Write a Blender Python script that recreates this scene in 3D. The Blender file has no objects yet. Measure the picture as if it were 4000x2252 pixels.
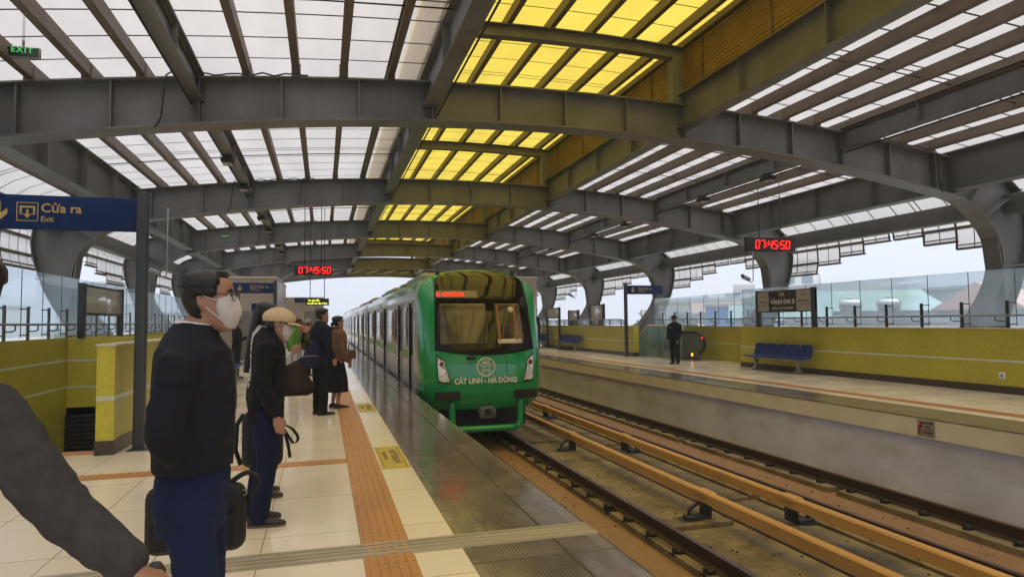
import bpy, bmesh, math, random
from mathutils import Vector, Matrix, noise
from math import sin, cos, pi, radians, sqrt, atan2
S = bpy.context.scene
COL = S.collection

# ------------------------------------------------------------------ camera
cam_data = bpy.data.cameras.new("camera")
cam_data.sensor_width = 36.0
cam_data.lens = 36.0 * 2570.0 / 4000.0
cam_data.clip_end = 3000.0
cam_data.clip_start = 0.05
cam = bpy.data.objects.new("camera", cam_data)
COL.objects.link(cam)
YAW, PITCH, ROLL = 0.27955, 0.0504, -0.00975
_F = Vector((sin(YAW) * cos(PITCH), cos(YAW) * cos(PITCH), sin(PITCH)))
_R = Vector((cos(YAW), -sin(YAW), 0.0))
_U = _R.cross(_F)
_R2 = _R * cos(ROLL) + _U * sin(ROLL)
_U2 = -_R * sin(ROLL) + _U * cos(ROLL)
cam.matrix_world = Matrix(((_R2.x, _U2.x, -_F.x, 0), (_R2.y, _U2.y, -_F.y, 0), (_R2.z, _U2.z, -_F.z, 1.5), (0, 0, 0, 1)))
S.camera = cam

# ------------------------------------------------------------------ sky, sun, exposure
SUN_EL, SUN_AZ = radians(62), radians(150)
world = bpy.data.worlds.new("World")
S.world = world
world.use_nodes = True
wn, wl = world.node_tree.nodes, world.node_tree.links
wn.clear()
w_out = wn.new("ShaderNodeOutputWorld")
w_bg = wn.new("ShaderNodeBackground")
sky = wn.new("ShaderNodeTexSky")
sky.sky_type = 'NISHITA'
sky.sun_disc = False
sky.sun_elevation = SUN_EL
sky.sun_rotation = SUN_AZ
sky.air_density = 1.0
sky.dust_density = 4.0
sky_w = wn.new("ShaderNodeVectorMath"); sky_w.operation = 'SCALE'; sky_w.inputs['Scale'].default_value = 0.10
# overcast cloud deck: brighter towards the zenith than at the horizon
geo = wn.new("ShaderNodeTexCoord")
sep = wn.new("ShaderNodeSeparateXYZ")
ramp = wn.new("ShaderNodeValToRGB")
ramp.color_ramp.elements[0].position = 0.0
ramp.color_ramp.elements[0].color = (0.56, 0.605, 0.70, 1)
ramp.color_ramp.elements[1].position = 1.0
ramp.color_ramp.elements[1].color = (3.0, 2.95, 2.9, 1)
for ps, cl in ((0.22, (0.60, 0.645, 0.745, 1)), (0.5, (0.66, 0.67, 0.70, 1)), (0.8, (1.75, 1.72, 1.70, 1))):
    e = ramp.color_ramp.elements.new(ps); e.color = cl
mixw = wn.new("ShaderNodeMix"); mixw.data_type = 'RGBA'
mixw.inputs['Factor'].default_value = 0.88
wl.new(geo.outputs['Generated'], sep.inputs[0])
wl.new(sep.outputs['Z'], ramp.inputs[0])
wl.new(sky.outputs[0], sky_w.inputs[0])
wl.new(sky_w.outputs[0], mixw.inputs['A'])
wl.new(ramp.outputs[0], mixw.inputs['B'])
wl.new(mixw.outputs['Result'], w_bg.inputs[0])
w_bg.inputs[1].default_value = 1.0
wl.new(w_bg.outputs[0], w_out.inputs[0])
sun_d = bpy.data.lights.new("sun", 'SUN')
sun_d.energy = 1.0
sun_d.angle = radians(60)
sun_d.color = (1.0, 0.95, 0.88)
sun = bpy.data.objects.new("sun", sun_d)
sun.rotation_euler = (radians(90) - SUN_EL, 0, -SUN_AZ + pi)
COL.objects.link(sun)
S.view_settings.view_transform = 'Standard'
S.view_settings.look = 'None'
S.view_settings.gamma = 1.0
S.view_settings.use_curve_mapping = False
S.view_settings.exposure = 0.75
S.cycles.use_denoising = True
S.cycles.max_bounces = 10
S.cycles.diffuse_bounces = 5
S.cycles.glossy_bounces = 4
S.cycles.transmission_bounces = 8
S.cycles.transparent_max_bounces = 24
S.cycles.caustics_reflective = False
S.cycles.caustics_refractive = False

# ------------------------------------------------------------------ helpers
rnd = random.Random(7)


class MB:
    """collects shapes, then links them as one mesh object"""
    def __init__(self):
        self.v, self.f, self.m, self.s = [], [], [], []

    def quad(self, a, b, c, d, mi=0):
        n = len(self.v); self.v += [tuple(a), tuple(b), tuple(c), tuple(d)]
        self.f.append((n, n + 1, n + 2, n + 3)); self.m.append(mi); self.s.append(False)
        return self

    def box(self, x0, x1, y0, y1, z0, z1, mi=0, M=None):
        n = len(self.v)
        P = [(x, y, z) for z in (z0, z1) for y in (y0, y1) for x in (x0, x1)]
        if M: P = [tuple(M @ Vector(p)) for p in P]
        self.v += P
        for q in ((0, 2, 3, 1), (4, 5, 7, 6), (0, 1, 5, 4), (2, 6, 7, 3), (0, 4, 6, 2), (1, 3, 7, 5)):
            self.f.append(tuple(n + i for i in q)); self.m.append(mi); self.s.append(False)
        return self

    def rbox(self, x0, x1, y0, y1, z0, z1, r=0.01, mi=0, M=None, seg=2):
        """box with rounded edges (bevelled in bmesh)"""
        bm = bmesh.new()
        bmesh.ops.create_cube(bm, size=1.0)
        for v in bm.verts:
            v.co = Vector(((x0 + x1) / 2 + v.co.x * (x1 - x0), (y0 + y1) / 2 + v.co.y * (y1 - y0), (z0 + z1) / 2 + v.co.z * (z1 - z0)))
        r = min(r, abs(x1 - x0) / 2.01, abs(y1 - y0) / 2.01, abs(z1 - z0) / 2.01)
        bmesh.ops.bevel(bm, geom=bm.edges[:], offset=r, segments=seg, affect='EDGES', profile=0.5)
        self.add_bm(bm, mi, M, True)
        bm.free()
        return self

    def add_bm(self, bm, mi=0, M=None, smooth=False):
        n = len(self.v)
        bm.verts.index_update()
        for v in bm.verts:
            self.v.append(tuple(M @ v.co) if M else tuple(v.co))
        for f in bm.faces:
            self.f.append(tuple(n + v.index for v in f.verts)); self.m.append(mi); self.s.append(smooth)

    def prism(self, pts, axis, a, b, mi=0, M=None, smooth=False):
        """polygon pts (2D, counter-clockwise or not) extruded along axis from a to b"""
        def P(u, v, w):
            return {'x': (w, u, v), 'y': (u, w, v), 'z': (u, v, w)}[axis]
        n = len(self.v); k = len(pts)
        Q = [P(u, v, a) for u, v in pts] + [P(u, v, b) for u, v in pts]
        if M: Q = [tuple(M @ Vector(q)) for q in Q]
        self.v += Q
        self.f.append(tuple(n + i for i in range(k))); self.m.append(mi); self.s.append(False)
        self.f.append(tuple(n + k + i for i in reversed(range(k)))); self.m.append(mi); self.s.append(False)
        for i in range(k):
            j = (i + 1) % k
            self.f.append((n + i, n + k + i, n + k + j, n + j)); self.m.append(mi); self.s.append(smooth)
        return self

    def strip(self, pa, pb, mi=0, smooth=True):
        """sheet between two polylines of equal length"""
        n = len(self.v); k = len(pa)
        self.v += [tuple(p) for p in pa] + [tuple(p) for p in pb]
        for i in range(k - 1):
            self.f.append((n + i, n + i + 1, n + k + i + 1, n + k + i)); self.m.append(mi); self.s.append(smooth)
        return self

    def tube(self, pts, r, seg=10, mi=0, caps=True, closed=False):
        pts = [Vector(p) for p in pts]; n0 = len(self.v); k = len(pts)
        rr = r if isinstance(r, (list, tuple)) else [r] * k
        up = None
        for i, p in enumerate(pts):
            if closed:
                t = (pts[(i + 1) % k] - pts[i - 1]).normalized()
            else:
                t = (pts[min(i + 1, k - 1)] - pts[max(i - 1, 0)]).normalized()
            if up is None:
                up = Vector((0, 0, 1)) if abs(t.z) < 0.9 else Vector((1, 0, 0))
            a = t.cross(up)
            if a.length < 1e-5: a = t.cross(Vector((0.3, 1, 0.2)))
            a.normalize(); b = a.cross(t).normalized(); up = b
            for s in range(seg):
                w = 2 * pi * s / seg
                self.v.append(tuple(p + (a * cos(w) + b * sin(w)) * rr[i]))
        for i in range(k if closed else k - 1):
            j = (i + 1) % k
            for s in range(seg):
                t = (s + 1) % seg
                self.f.append((n0 + i * seg + s, n0 + i * seg + t, n0 + j * seg + t, n0 + j * seg + s)); self.m.append(mi); self.s.append(True)
        if caps and not closed:
            self.f.append(tuple(n0 + s for s in reversed(range(seg)))); self.m.append(mi); self.s.append(False)
            self.f.append(tuple(n0 + (k - 1) * seg + s for s in range(seg))); self.m.append(mi); self.s.append(False)
        return self

    def loft(self, rings, mi=0, caps=True, smooth=True):
        """closed rings of equal point count"""
        n0 = len(self.v); k = len(rings[0])
        for R in rings: self.v += [tuple(p) for p in R]
        for i in range(len(rings) - 1):
            for s in range(k):
                t = (s + 1) % k
                self.f.append((n0 + i * k + s, n0 + i * k + t, n0 + (i + 1) * k + t, n0 + (i + 1) * k + s)); self.m.append(mi); self.s.append(smooth)
        if caps:
            self.f.append(tuple(n0 + s for s in reversed(range(k)))); self.m.append(mi); self.s.append(smooth)
            e = n0 + (len(rings) - 1) * k
            self.f.append(tuple(e + s for s in range(k))); self.m.append(mi); self.s.append(smooth)
        return self

    def disc(self, c, r, axis='y', seg=24, mi=0, r0=0.0, depth=0.0):
        """disc or ring with thickness depth along axis"""
        c = Vector(c)
        def P(a, rr, d):
            u, v = rr * cos(a), rr * sin(a)
            return tuple(c + Vector({'x': (d, u, v), 'y': (u, d, v), 'z': (u, v, d)}[axis]))
        for s in range(seg):
            a, b = 2 * pi * s / seg, 2 * pi * (s + 1) / seg
            self.quad(P(a, r0, 0), P(a, r, 0), P(b, r, 0), P(b, r0, 0), mi)
            if depth:
                self.quad(P(a, r0, depth), P(a, r, depth), P(b, r, depth), P(b, r0, depth), mi)
                self.quad(P(a, r, 0), P(a, r, depth), P(b, r, depth), P(b, r, 0), mi)
                if r0: self.quad(P(a, r0, 0), P(a, r0, depth), P(b, r0, depth), P(b, r0, 0), mi)
        return self

    def mesh(self, name, mats):
        me = bpy.data.meshes.new(name)
        me.from_pydata(self.v, [], self.f)
        for m in (mats if isinstance(mats, (list, tuple)) else [mats]): me.materials.append(m)
        me.polygons.foreach_set('material_index', self.m)
        me.polygons.foreach_set('use_smooth', self.s)
        me.update()
        bm = bmesh.new(); bm.from_mesh(me)
        bmesh.ops.remove_doubles(bm, verts=bm.verts, dist=1e-5)
        bmesh.ops.recalc_face_normals(bm, faces=bm.faces)
        bm.to_mesh(me); bm.free()
        return me

    def build(self, name, mats, parent=None, loc=None):
        o = bpy.data.objects.new(name, self.mesh(name, mats))
        COL.objects.link(o)
        if parent: o.parent = parent
        if loc: o.location = loc
        return o


def tag(o, label=None, cat=None, group=None, kind=None):
    if label: o['label'] = label
    if cat: o['category'] = cat
    if group: o['group'] = group
    if kind: o['kind'] = kind
    return o


def thing(name, label, cat, loc=(0, 0, 0), rz=0.0, group=None):
    o = bpy.data.objects.new(name, None)
    o.empty_display_size = 0.1
    COL.objects.link(o)
    o.location = loc
    o.rotation_euler = (0, 0, rz)
    return tag(o, label, cat, group)


def copy_tree(o, parent=None):
    c = o.copy(); COL.objects.link(c)
    if parent: c.parent = parent
    for ch in list(o.children): copy_tree(ch, c)
    return c


def copy_thing(o, loc, rz=0.0, label=None):
    c = copy_tree(o); c.location = loc; c.rotation_euler = (0, 0, rz)
    if label: c['label'] = label
    return c


# ------------------------------------------------------------------ materials
def newmat(name):
    m = bpy.data.materials.new(name); m.use_nodes = True
    nt = m.node_tree; b = nt.nodes['Principled BSDF']
    return m, nt.nodes, nt.links, b


def mat(name, col, rough=0.6, metal=0.0, var=0.12, scale=3.0, bump=0.0, bscale=60.0, coat=0.0, stretch=None, spec=0.5, detail=5.0, world_co=False, stain=0.0, sscale=0.6, scol=None, sstretch=(1, 1, 1)):
    """principled with uneven colour, uneven gloss and a fine bump"""
    m, N, L, b = newmat(name)
    b.inputs['Metallic'].default_value = metal
    b.inputs['Specular IOR Level'].default_value = spec
    if coat:
        b.inputs['Coat Weight'].default_value = coat; b.inputs['Coat Roughness'].default_value = 0.08
    tc = N.new('ShaderNodeNewGeometry') if world_co else N.new('ShaderNodeTexCoord')
    co = tc.outputs['Position'] if world_co else tc.outputs['Object']
    if stretch:
        mp = N.new('ShaderNodeMapping'); mp.inputs['Scale'].default_value = stretch
        L.new(co, mp.inputs[0]); co = mp.outputs[0]
    n = N.new('ShaderNodeTexNoise'); n.inputs['Scale'].default_value = scale; n.inputs['Detail'].default_value = detail
    L.new(co, n.inputs['Vector'])
    r = N.new('ShaderNodeMapRange'); r.inputs[1].default_value = 0.25; r.inputs[2].default_value = 0.75
    r.inputs[3].default_value = 1 - var; r.inputs[4].default_value = 1 + var
    L.new(n.outputs['Fac'], r.inputs[0])
    v = N.new('ShaderNodeVectorMath'); v.operation = 'SCALE'; v.inputs[0].default_value = col
    L.new(r.outputs[0], v.inputs['Scale']); cout = v.outputs[0]
    if stain:                                               # grime in patches and streaks
        ms = N.new('ShaderNodeMapping'); ms.inputs['Scale'].default_value = sstretch; L.new(co, ms.inputs[0])
        n3 = N.new('ShaderNodeTexNoise'); n3.inputs['Scale'].default_value = sscale; n3.inputs['Detail'].default_value = 9; n3.inputs['Roughness'].default_value = 0.7; L.new(ms.outputs[0], n3.inputs['Vector'])
        r3 = N.new('ShaderNodeMapRange'); r3.inputs[1].default_value = 0.48; r3.inputs[2].default_value = 0.72; r3.inputs[3].default_value = 0; r3.inputs[4].default_value = stain; L.new(n3.outputs['Fac'], r3.inputs[0])
        mxs = N.new('ShaderNodeMix'); mxs.data_type = 'RGBA'; L.new(r3.outputs[0], mxs.inputs['Factor']); L.new(cout, mxs.inputs['A'])
        mxs.inputs['B'].default_value = (*(scol or [c * .3 for c in col]), 1); cout = mxs.outputs['Result']
    L.new(cout, b.inputs['Base Color'])
    r2 = N.new('ShaderNodeMapRange'); r2.inputs[1].default_value = 0.3; r2.inputs[2].default_value = 0.7
    r2.inputs[3].default_value = max(0.02, rough - 0.08); r2.inputs[4].default_value = min(1, rough + 0.08)
    L.new(n.outputs['Fac'], r2.inputs[0]); L.new(r2.outputs[0], b.inputs['Roughness'])
    if bump:
        n2 = N.new('ShaderNodeTexNoise'); n2.inputs['Scale'].default_value = bscale; n2.inputs['Detail'].default_value = 3
        L.new(co, n2.inputs['Vector'])
        bp = N.new('ShaderNodeBump'); bp.inputs['Strength'].default_value = bump; bp.inputs['Distance'].default_value = 0.02
        L.new(n2.outputs['Fac'], bp.inputs['Height']); L.new(bp.outputs[0], b.inputs['Normal'])
    return m


def emit(name, col, strength):
    m, N, L, b = newmat(name)
    b.inputs['Base Color'].default_value = (*col, 1)
    b.inputs['Emission Color'].default_value = (*col, 1)
    b.inputs['Emission Strength'].default_value = strength
    return m


def glass_mat(name, tint, mixf=0.12, rough=0.03, milk=0.0):
    """thin pane: clear with a tint, a mirror part and a little milky dirt"""
    m, N, L, b = newmat(name)
    N.remove(b)
    out = N['Material Output']
    tr = N.new('ShaderNodeBsdfTransparent'); tr.inputs[0].default_value = (*tint, 1)
    gl = N.new('ShaderNodeBsdfGlossy'); gl.inputs['Roughness'].default_value = rough
    df = N.new('ShaderNodeBsdfTranslucent'); df.inputs[0].default_value = (0.62, 0.74, 0.84, 1)
    fr = N.new('ShaderNodeFresnel'); fr.inputs[0].default_value = 1.45
    fm = N.new('ShaderNodeMath'); fm.operation = 'MAXIMUM'; fm.inputs[1].default_value = mixf
    lw = N.new('ShaderNodeMath'); lw.operation = 'MINIMUM'; lw.inputs[1].default_value = 0.5
    m1 = N.new('ShaderNodeMixShader'); m2 = N.new('ShaderNodeMixShader'); m2.inputs[0].default_value = milk
    L.new(fr.outputs[0], fm.inputs[0]); L.new(fm.outputs[0], lw.inputs[0]); L.new(lw.outputs[0], m1.inputs[0])
    L.new(tr.outputs[0], m1.inputs[1]); L.new(gl.outputs[0], m1.inputs[2])
    L.new(m1.outputs[0], m2.inputs[1]); L.new(df.outputs[0], m2.inputs[2])
    L.new(m2.outputs[0], out.inputs[0])
    return m


def _raw_text(body, size, bold, shear, depth, space):
    cu = bpy.data.curves.new('lettering', 'FONT')
    cu.body = body; cu.size = size; cu.offset = bold; cu.shear = shear; cu.extrude = depth
    cu.align_x = 'LEFT'; cu.align_y = 'CENTER'; cu.space_character = space
    cu.resolution_u = 3
    o = bpy.data.objects.new('lettering', cu); COL.objects.link(o)
    me = bpy.data.meshes.new_from_object(o.evaluated_get(bpy.context.evaluated_depsgraph_get()))
    bpy.data.objects.remove(o); bpy.data.curves.remove(cu)
    return me


def text_mesh(body, size, bold=0.0, shear=0.0, align='CENTER', depth=0.001, space=1.0):
    plain = body.replace('Đ', 'D')
    me = _raw_text(plain, size, bold, shear, depth, space)
    rng = lambda m: (min(v.co.x for v in m.vertices), max(v.co.x for v in m.vertices))
    x0, x1 = rng(me)
    bars = []
    for i, c in enumerate(body):                            # the bar across a barred D
        if c == 'Đ':
            r = rng(_raw_text(plain[:i + 1], size, bold, shear, depth, space))[1]
            d = _raw_text('D', size, bold, shear, depth, space); w = rng(d)
            hs = [v.co.y for v in d.vertices]; mid = (min(hs) + max(hs)) / 2; hh = (max(hs) - min(hs)) * .06
            l = r - (w[1] - w[0])
            bars.append((l - .10 * size, l + .30 * size, mid - hh, mid + hh))
    bm = bmesh.new(); bm.from_mesh(me)
    for a, b, c, d in bars:
        bm.faces.new([bm.verts.new((x, y, depth * 1.2)) for x, y in ((a, c), (b, c), (b, d), (a, d))])
    for v in bm.verts: v.co.x -= (x0 + x1) / 2 if align == 'CENTER' else x0
    bm.to_mesh(me); bm.free()
    return me


def text(name, body, size, material, parent, M, bold=0.0, shear=0.0, align='CENTER', width=None, space=1.0):
    """flat lettering; M maps text x (reading), y (up), z (towards the reader) to local space"""
    me = text_mesh(body, size, bold, shear, align, space=space)
    if width:
        xs = [v.co.x for v in me.vertices]; k = width / (max(xs) - min(xs))
        for v in me.vertices: v.co.x *= k
    me.transform(M)
    me.name = name; me.materials.clear(); me.materials.append(material)
    o = bpy.data.objects.new(name, me); COL.objects.link(o); o.parent = parent
    return o


def face_m(origin, right, up):
    r, u = Vector(right).normalized(), Vector(up).normalized(); n = r.cross(u)
    return Matrix(((r.x, u.x, n.x, origin[0]), (r.y, u.y, n.y, origin[1]), (r.z, u.z, n.z, origin[2]), (0, 0, 0, 1)))


def smooth_pts(pts, n):
    """Catmull-Rom through 2D or 3D points"""
    P = [Vector(p) for p in pts]; out = []
    for i in range(len(P) - 1):
        a, b, c, d = P[max(i - 1, 0)], P[i], P[i + 1], P[min(i + 2, len(P) - 1)]
        for k in range(n):
            t = k / n
            out.append(0.5 * ((2 * b) + (c - a) * t + (2 * a - 5 * b + 4 * c - d) * t * t + (3 * b - a - 3 * c + d) * t ** 3))
    out.append(P[-1])
    return out
# ------------------------------------------------------------------ shared materials
M_steel = mat("painted_steel", (0.165, 0.165, 0.172), 0.5, 0.0, 0.22, 1.3, 0.06, 25, world_co=True, stain=.65, sscale=1.5, scol=(.10, .078, .055), sstretch=(1, 1, .25))
M_purlin = mat("purlin_paint", (0.15, 0.115, 0.088), 0.55, 0.0, 0.25, 2.0, 0.05, 30, stretch=(3, 0.3, 3), world_co=True, stain=.7, sscale=2.2, scol=(.05, .035, .025))
M_dark = mat("dark_metal", (0.035, 0.036, 0.04), 0.45, 0.3, 0.15, 6)
M_post = mat("post_paint", (0.045, 0.05, 0.058), 0.45, 0.2, 0.15, 5)
M_bolt = mat("grey_fitting", (0.30, 0.30, 0.30), 0.45, 0.5, 0.1, 8)
M_inox = mat("brushed_steel", (0.42, 0.43, 0.44), 0.3, 0.9, 0.1, 8, stretch=(1, 40, 1))


def panel_mat(name, tr, df, direct):
    m, N, L, b = newmat(name); N.remove(b); out = N['Material Output']
    g = N.new('ShaderNodeNewGeometry'); mp = N.new('ShaderNodeMapping'); mp.inputs['Scale'].default_value = (0.9, 0.25, 0.9)
    n = N.new('ShaderNodeTexNoise'); n.inputs['Scale'].default_value = 1.7; n.inputs['Detail'].default_value = 6
    r = N.new('ShaderNodeMapRange'); r.inputs[1].default_value = 0.3; r.inputs[2].default_value = 0.7; r.inputs[3].default_value = 0.80; r.inputs[4].default_value = 1.06
    t = N.new('ShaderNodeBsdfTranslucent'); d = N.new('ShaderNodeBsdfDiffuse'); mx = N.new('ShaderNodeMixShader'); mx.inputs[0].default_value = 0.2
    v = N.new('ShaderNodeVectorMath'); v.operation = 'SCALE'; v.inputs[0].default_value = tr
    L.new(g.outputs['Position'], mp.inputs[0]); L.new(mp.outputs[0], n.inputs['Vector']); L.new(n.outputs['Fac'], r.inputs[0])
    L.new(r.outputs[0], v.inputs['Scale']); L.new(v.outputs[0], t.inputs[0]); d.inputs[0].default_value = (*df, 1)
    L.new(t.outputs[0], mx.inputs[1]); L.new(d.outputs[0], mx.inputs[2])
    # the ribbed sheets scatter most light forwards: part of the sky's light goes straight through
    tp = N.new('ShaderNodeBsdfTransparent'); tp.inputs[0].default_value = (*direct, 1)
    m2 = N.new('ShaderNodeMixShader'); m2.inputs[0].default_value = 0.36
    L.new(mx.outputs[0], m2.inputs[1]); L.new(tp.outputs[0], m2.inputs[2]); L.new(m2.outputs[0], out.inputs[0])
    return m


M_white_panel = panel_mat("white_translucent_sheet", (0.31, 0.288, 0.275), (0.7, 0.7, 0.7), (1.0, 0.94, 0.88))
M_yellow_panel = panel_mat("yellow_translucent_sheet", (0.50, 0.385, 0.055), (0.75, 0.55, 0.05), (1.0, 0.76, 0.13))
M_pane = panel_mat("brightened_translucent_pane", (0.60, 0.575, 0.56), (0.75, 0.74, 0.73), (1.0, 0.96, 0.92))  # roof sheet brightened in colour, as upright panes receive less sky
M_seam = mat("sheet_batten", (0.10, 0.075, 0.06), 0.6)


def tile_mat(name, col, tx, ty, ox, oy, grout, rough, gw=0.004, var=0.06, spec=0.5, axes=('X', 'Y'), cellw=0.8):
    """tiles laid on a world grid, each a slightly different shade, with grout lines and scuffs"""
    m, N, L, b = newmat(name)
    g = N.new('ShaderNodeNewGeometry'); s = N.new('ShaderNodeSeparateXYZ'); L.new(g.outputs['Position'], s.inputs[0])
    cells, masks = [], []
    for ax, t, o in ((axes[0], tx, ox), (axes[1], ty, oy)):
        a = N.new('ShaderNodeMath'); a.operation = 'SUBTRACT'; a.inputs[1].default_value = o; L.new(s.outputs[ax], a.inputs[0])
        d = N.new('ShaderNodeMath'); d.operation = 'DIVIDE'; d.inputs[1].default_value = t; L.new(a.outputs[0], d.inputs[0])
        fl = N.new('ShaderNodeMath'); fl.operation = 'FLOOR'; L.new(d.outputs[0], fl.inputs[0]); cells.append(fl)
        fr = N.new('ShaderNodeMath'); fr.operation = 'FRACT'; L.new(d.outputs[0], fr.inputs[0])
        pp = N.new('ShaderNodeMath'); pp.operation = 'PINGPONG'; pp.inputs[1].default_value = 0.5; L.new(fr.outputs[0], pp.inputs[0])
        lt = N.new('ShaderNodeMath'); lt.operation = 'LESS_THAN'; lt.inputs[1].default_value = gw / t; L.new(pp.outputs[0], lt.inputs[0]); masks.append(lt)
    mk = N.new('ShaderNodeMath'); mk.operation = 'MAXIMUM'; L.new(masks[0].outputs[0], mk.inputs[0]); L.new(masks[1].outputs[0], mk.inputs[1])
    cv = N.new('ShaderNodeCombineXYZ'); L.new(cells[0].outputs[0], cv.inputs[0]); L.new(cells[1].outputs[0], cv.inputs[1])
    wn_ = N.new('ShaderNodeTexWhiteNoise'); L.new(cv.outputs[0], wn_.inputs[0])
    n = N.new('ShaderNodeTexNoise'); n.inputs['Scale'].default_value = 1.1; n.inputs['Detail'].default_value = 7; L.new(g.outputs['Position'], n.inputs['Vector'])
    ad = N.new('ShaderNodeMath'); ad.operation = 'MULTIPLY_ADD'; ad.inputs[1].default_value = cellw; L.new(wn_.outputs[0], ad.inputs[0]); L.new(n.outputs['Fac'], ad.inputs[2])
    r = N.new('ShaderNodeMapRange'); r.inputs[1].default_value = 0.3; r.inputs[2].default_value = 1.2; r.inputs[3].default_value = 1 - var; r.inputs[4].default_value = 1 + var
    L.new(ad.outputs[0], r.inputs[0])
    v = N.new('ShaderNodeVectorMath'); v.operation = 'SCALE'; v.inputs[0].default_value = col; L.new(r.outputs[0], v.inputs['Scale'])
    mx = N.new('ShaderNodeMix'); mx.data_type = 'RGBA'; L.new(mk.outputs[0], mx.inputs['Factor']); L.new(v.outputs[0], mx.inputs['A']); mx.inputs['B'].default_value = (*grout, 1)
    L.new(mx.outputs['Result'], b.inputs['Base Color'])
    r2 = N.new('ShaderNodeMapRange'); r2.inputs[1].default_value = 0.35; r2.inputs[2].default_value = 0.65; r2.inputs[3].default_value = max(0.05, rough - 0.05); r2.inputs[4].default_value = rough + 0.06
    L.new(n.outputs['Fac'], r2.inputs[0]); L.new(r2.outputs[0], b.inputs['Roughness'])
    b.inputs['Specular IOR Level'].default_value = spec
    bp = N.new('ShaderNodeBump'); bp.inputs['Strength'].default_value = 0.25; bp.inputs['Distance'].default_value = 0.004; bp.invert = True
    L.new(mk.outputs[0], bp.inputs['Height']); L.new(bp.outputs[0], b.inputs['Normal'])
    return m


M_floor = tile_mat("platform_floor_tiles", (0.83, 0.725, 0.555), 0.645, 1.05, -0.39, 5.0, (0.30, 0.23, 0.15), 0.16, 0.0035, 0.03, 0.75)
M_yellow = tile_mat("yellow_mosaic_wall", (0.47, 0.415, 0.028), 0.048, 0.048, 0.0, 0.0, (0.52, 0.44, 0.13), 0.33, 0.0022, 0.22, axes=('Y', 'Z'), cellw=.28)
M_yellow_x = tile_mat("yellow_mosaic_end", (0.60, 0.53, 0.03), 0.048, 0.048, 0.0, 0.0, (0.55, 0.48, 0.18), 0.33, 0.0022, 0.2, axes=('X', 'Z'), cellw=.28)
M_beige = tile_mat("beige_stone_cladding", (0.40, 0.335, 0.28), 0.6, 0.4, 0.0, 0.0, (0.24, 0.2, 0.17), 0.4, 0.004, 0.1, axes=('X', 'Z'))
M_skirt = mat("dark_stone_skirting", (0.055, 0.04, 0.03), 0.35, 0, 0.2, 8)
M_stripe = mat("pale_wall_stripe", (0.58, 0.62, 0.50), 0.4, 0, 0.08, 8)
M_cap = mat("pale_stone_coping", (0.62, 0.57, 0.45), 0.45, 0, 0.1, 6)
M_tactile = mat("orange_tactile_tile", (0.52, 0.245, 0.07), 0.42, 0, 0.12, 2.2, 0.1, 40, world_co=True, stain=.45, sscale=1.4, scol=(.36, .165, .055))
M_cream = mat("cream_concrete", (0.84, 0.78, 0.63), 0.65, 0, 0.12, 1.4, 0.15, 30, world_co=True, stain=.35, sscale=1.6, scol=(.50, .43, .30))
M_greywall = mat("grey_blue_concrete", (0.74, 0.77, 0.92), 0.7, 0, 0.15, 0.9, 0.2, 20, world_co=True, stain=.55, sscale=.9, scol=(.40, .36, .32), sstretch=(1, .5, 1.6))
M_bed = mat("brown_track_slab", (0.30, 0.165, 0.07), 0.6, 0, 0.35, 1.6, 0.25, 25, stretch=(1, 0.35, 1), world_co=True, stain=.9, sscale=1.6, scol=(.09, .05, .028))
M_plinth = mat("stained_concrete_plinth", (0.215, 0.165, 0.085), 0.75, 0, 0.4, 2.6, 0.4, 30, world_co=True, stain=.95, sscale=1.9, scol=(.05, .038, .02))
M_alu = mat("joint_cover_metal", (0.46, 0.40, 0.29), 0.4, 0.35, 0.12, 3, 0.05, 40, stretch=(0.4, 8, 8))


def granite_mat():
    m, N, L, b = newmat("dark_polished_granite")
    g = N.new('ShaderNodeNewGeometry'); s = N.new('ShaderNodeSeparateXYZ'); L.new(g.outputs['Position'], s.inputs[0])
    n = N.new('ShaderNodeTexNoise'); n.inputs['Scale'].default_value = 2.2; n.inputs['Detail'].default_value = 8; L.new(g.outputs['Position'], n.inputs['Vector'])
    n2 = N.new('ShaderNodeTexNoise'); n2.inputs['Scale'].default_value = 140; L.new(g.outputs['Position'], n2.inputs['Vector'])
    ad = N.new('ShaderNodeMath'); ad.operation = 'MULTIPLY_ADD'; ad.inputs[1].default_value = 0.6; L.new(n2.outputs['Fac'], ad.inputs[0]); L.new(n.outputs['Fac'], ad.inputs[2])
    cr = N.new('ShaderNodeValToRGB'); cr.color_ramp.elements[0].position = 0.5; cr.color_ramp.elements[0].color = (0.075, 0.064, 0.053, 1)
    cr.color_ramp.elements[1].position = 1.05; cr.color_ramp.elements[1].color = (0.25, 0.205, 0.16, 1)
    L.new(ad.outputs[0], cr.inputs[0]); L.new(cr.outputs[0], b.inputs['Base Color'])
    r2 = N.new('ShaderNodeMapRange'); r2.inputs[1].default_value = 0.3; r2.inputs[2].default_value = 0.7; r2.inputs[3].default_value = 0.07; r2.inputs[4].default_value = 0.2
    L.new(n.outputs['Fac'], r2.inputs[0]); L.new(r2.outputs[0], b.inputs['Roughness'])
    b.inputs['Specular IOR Level'].default_value = 0.75
    return m


M_granite = granite_mat()
M_granite_rib = mat("dark_granite_grooves", (0.13, 0.108, 0.085), 0.12, 0, 0.2, 3, world_co=True, spec=0.7)

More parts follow.
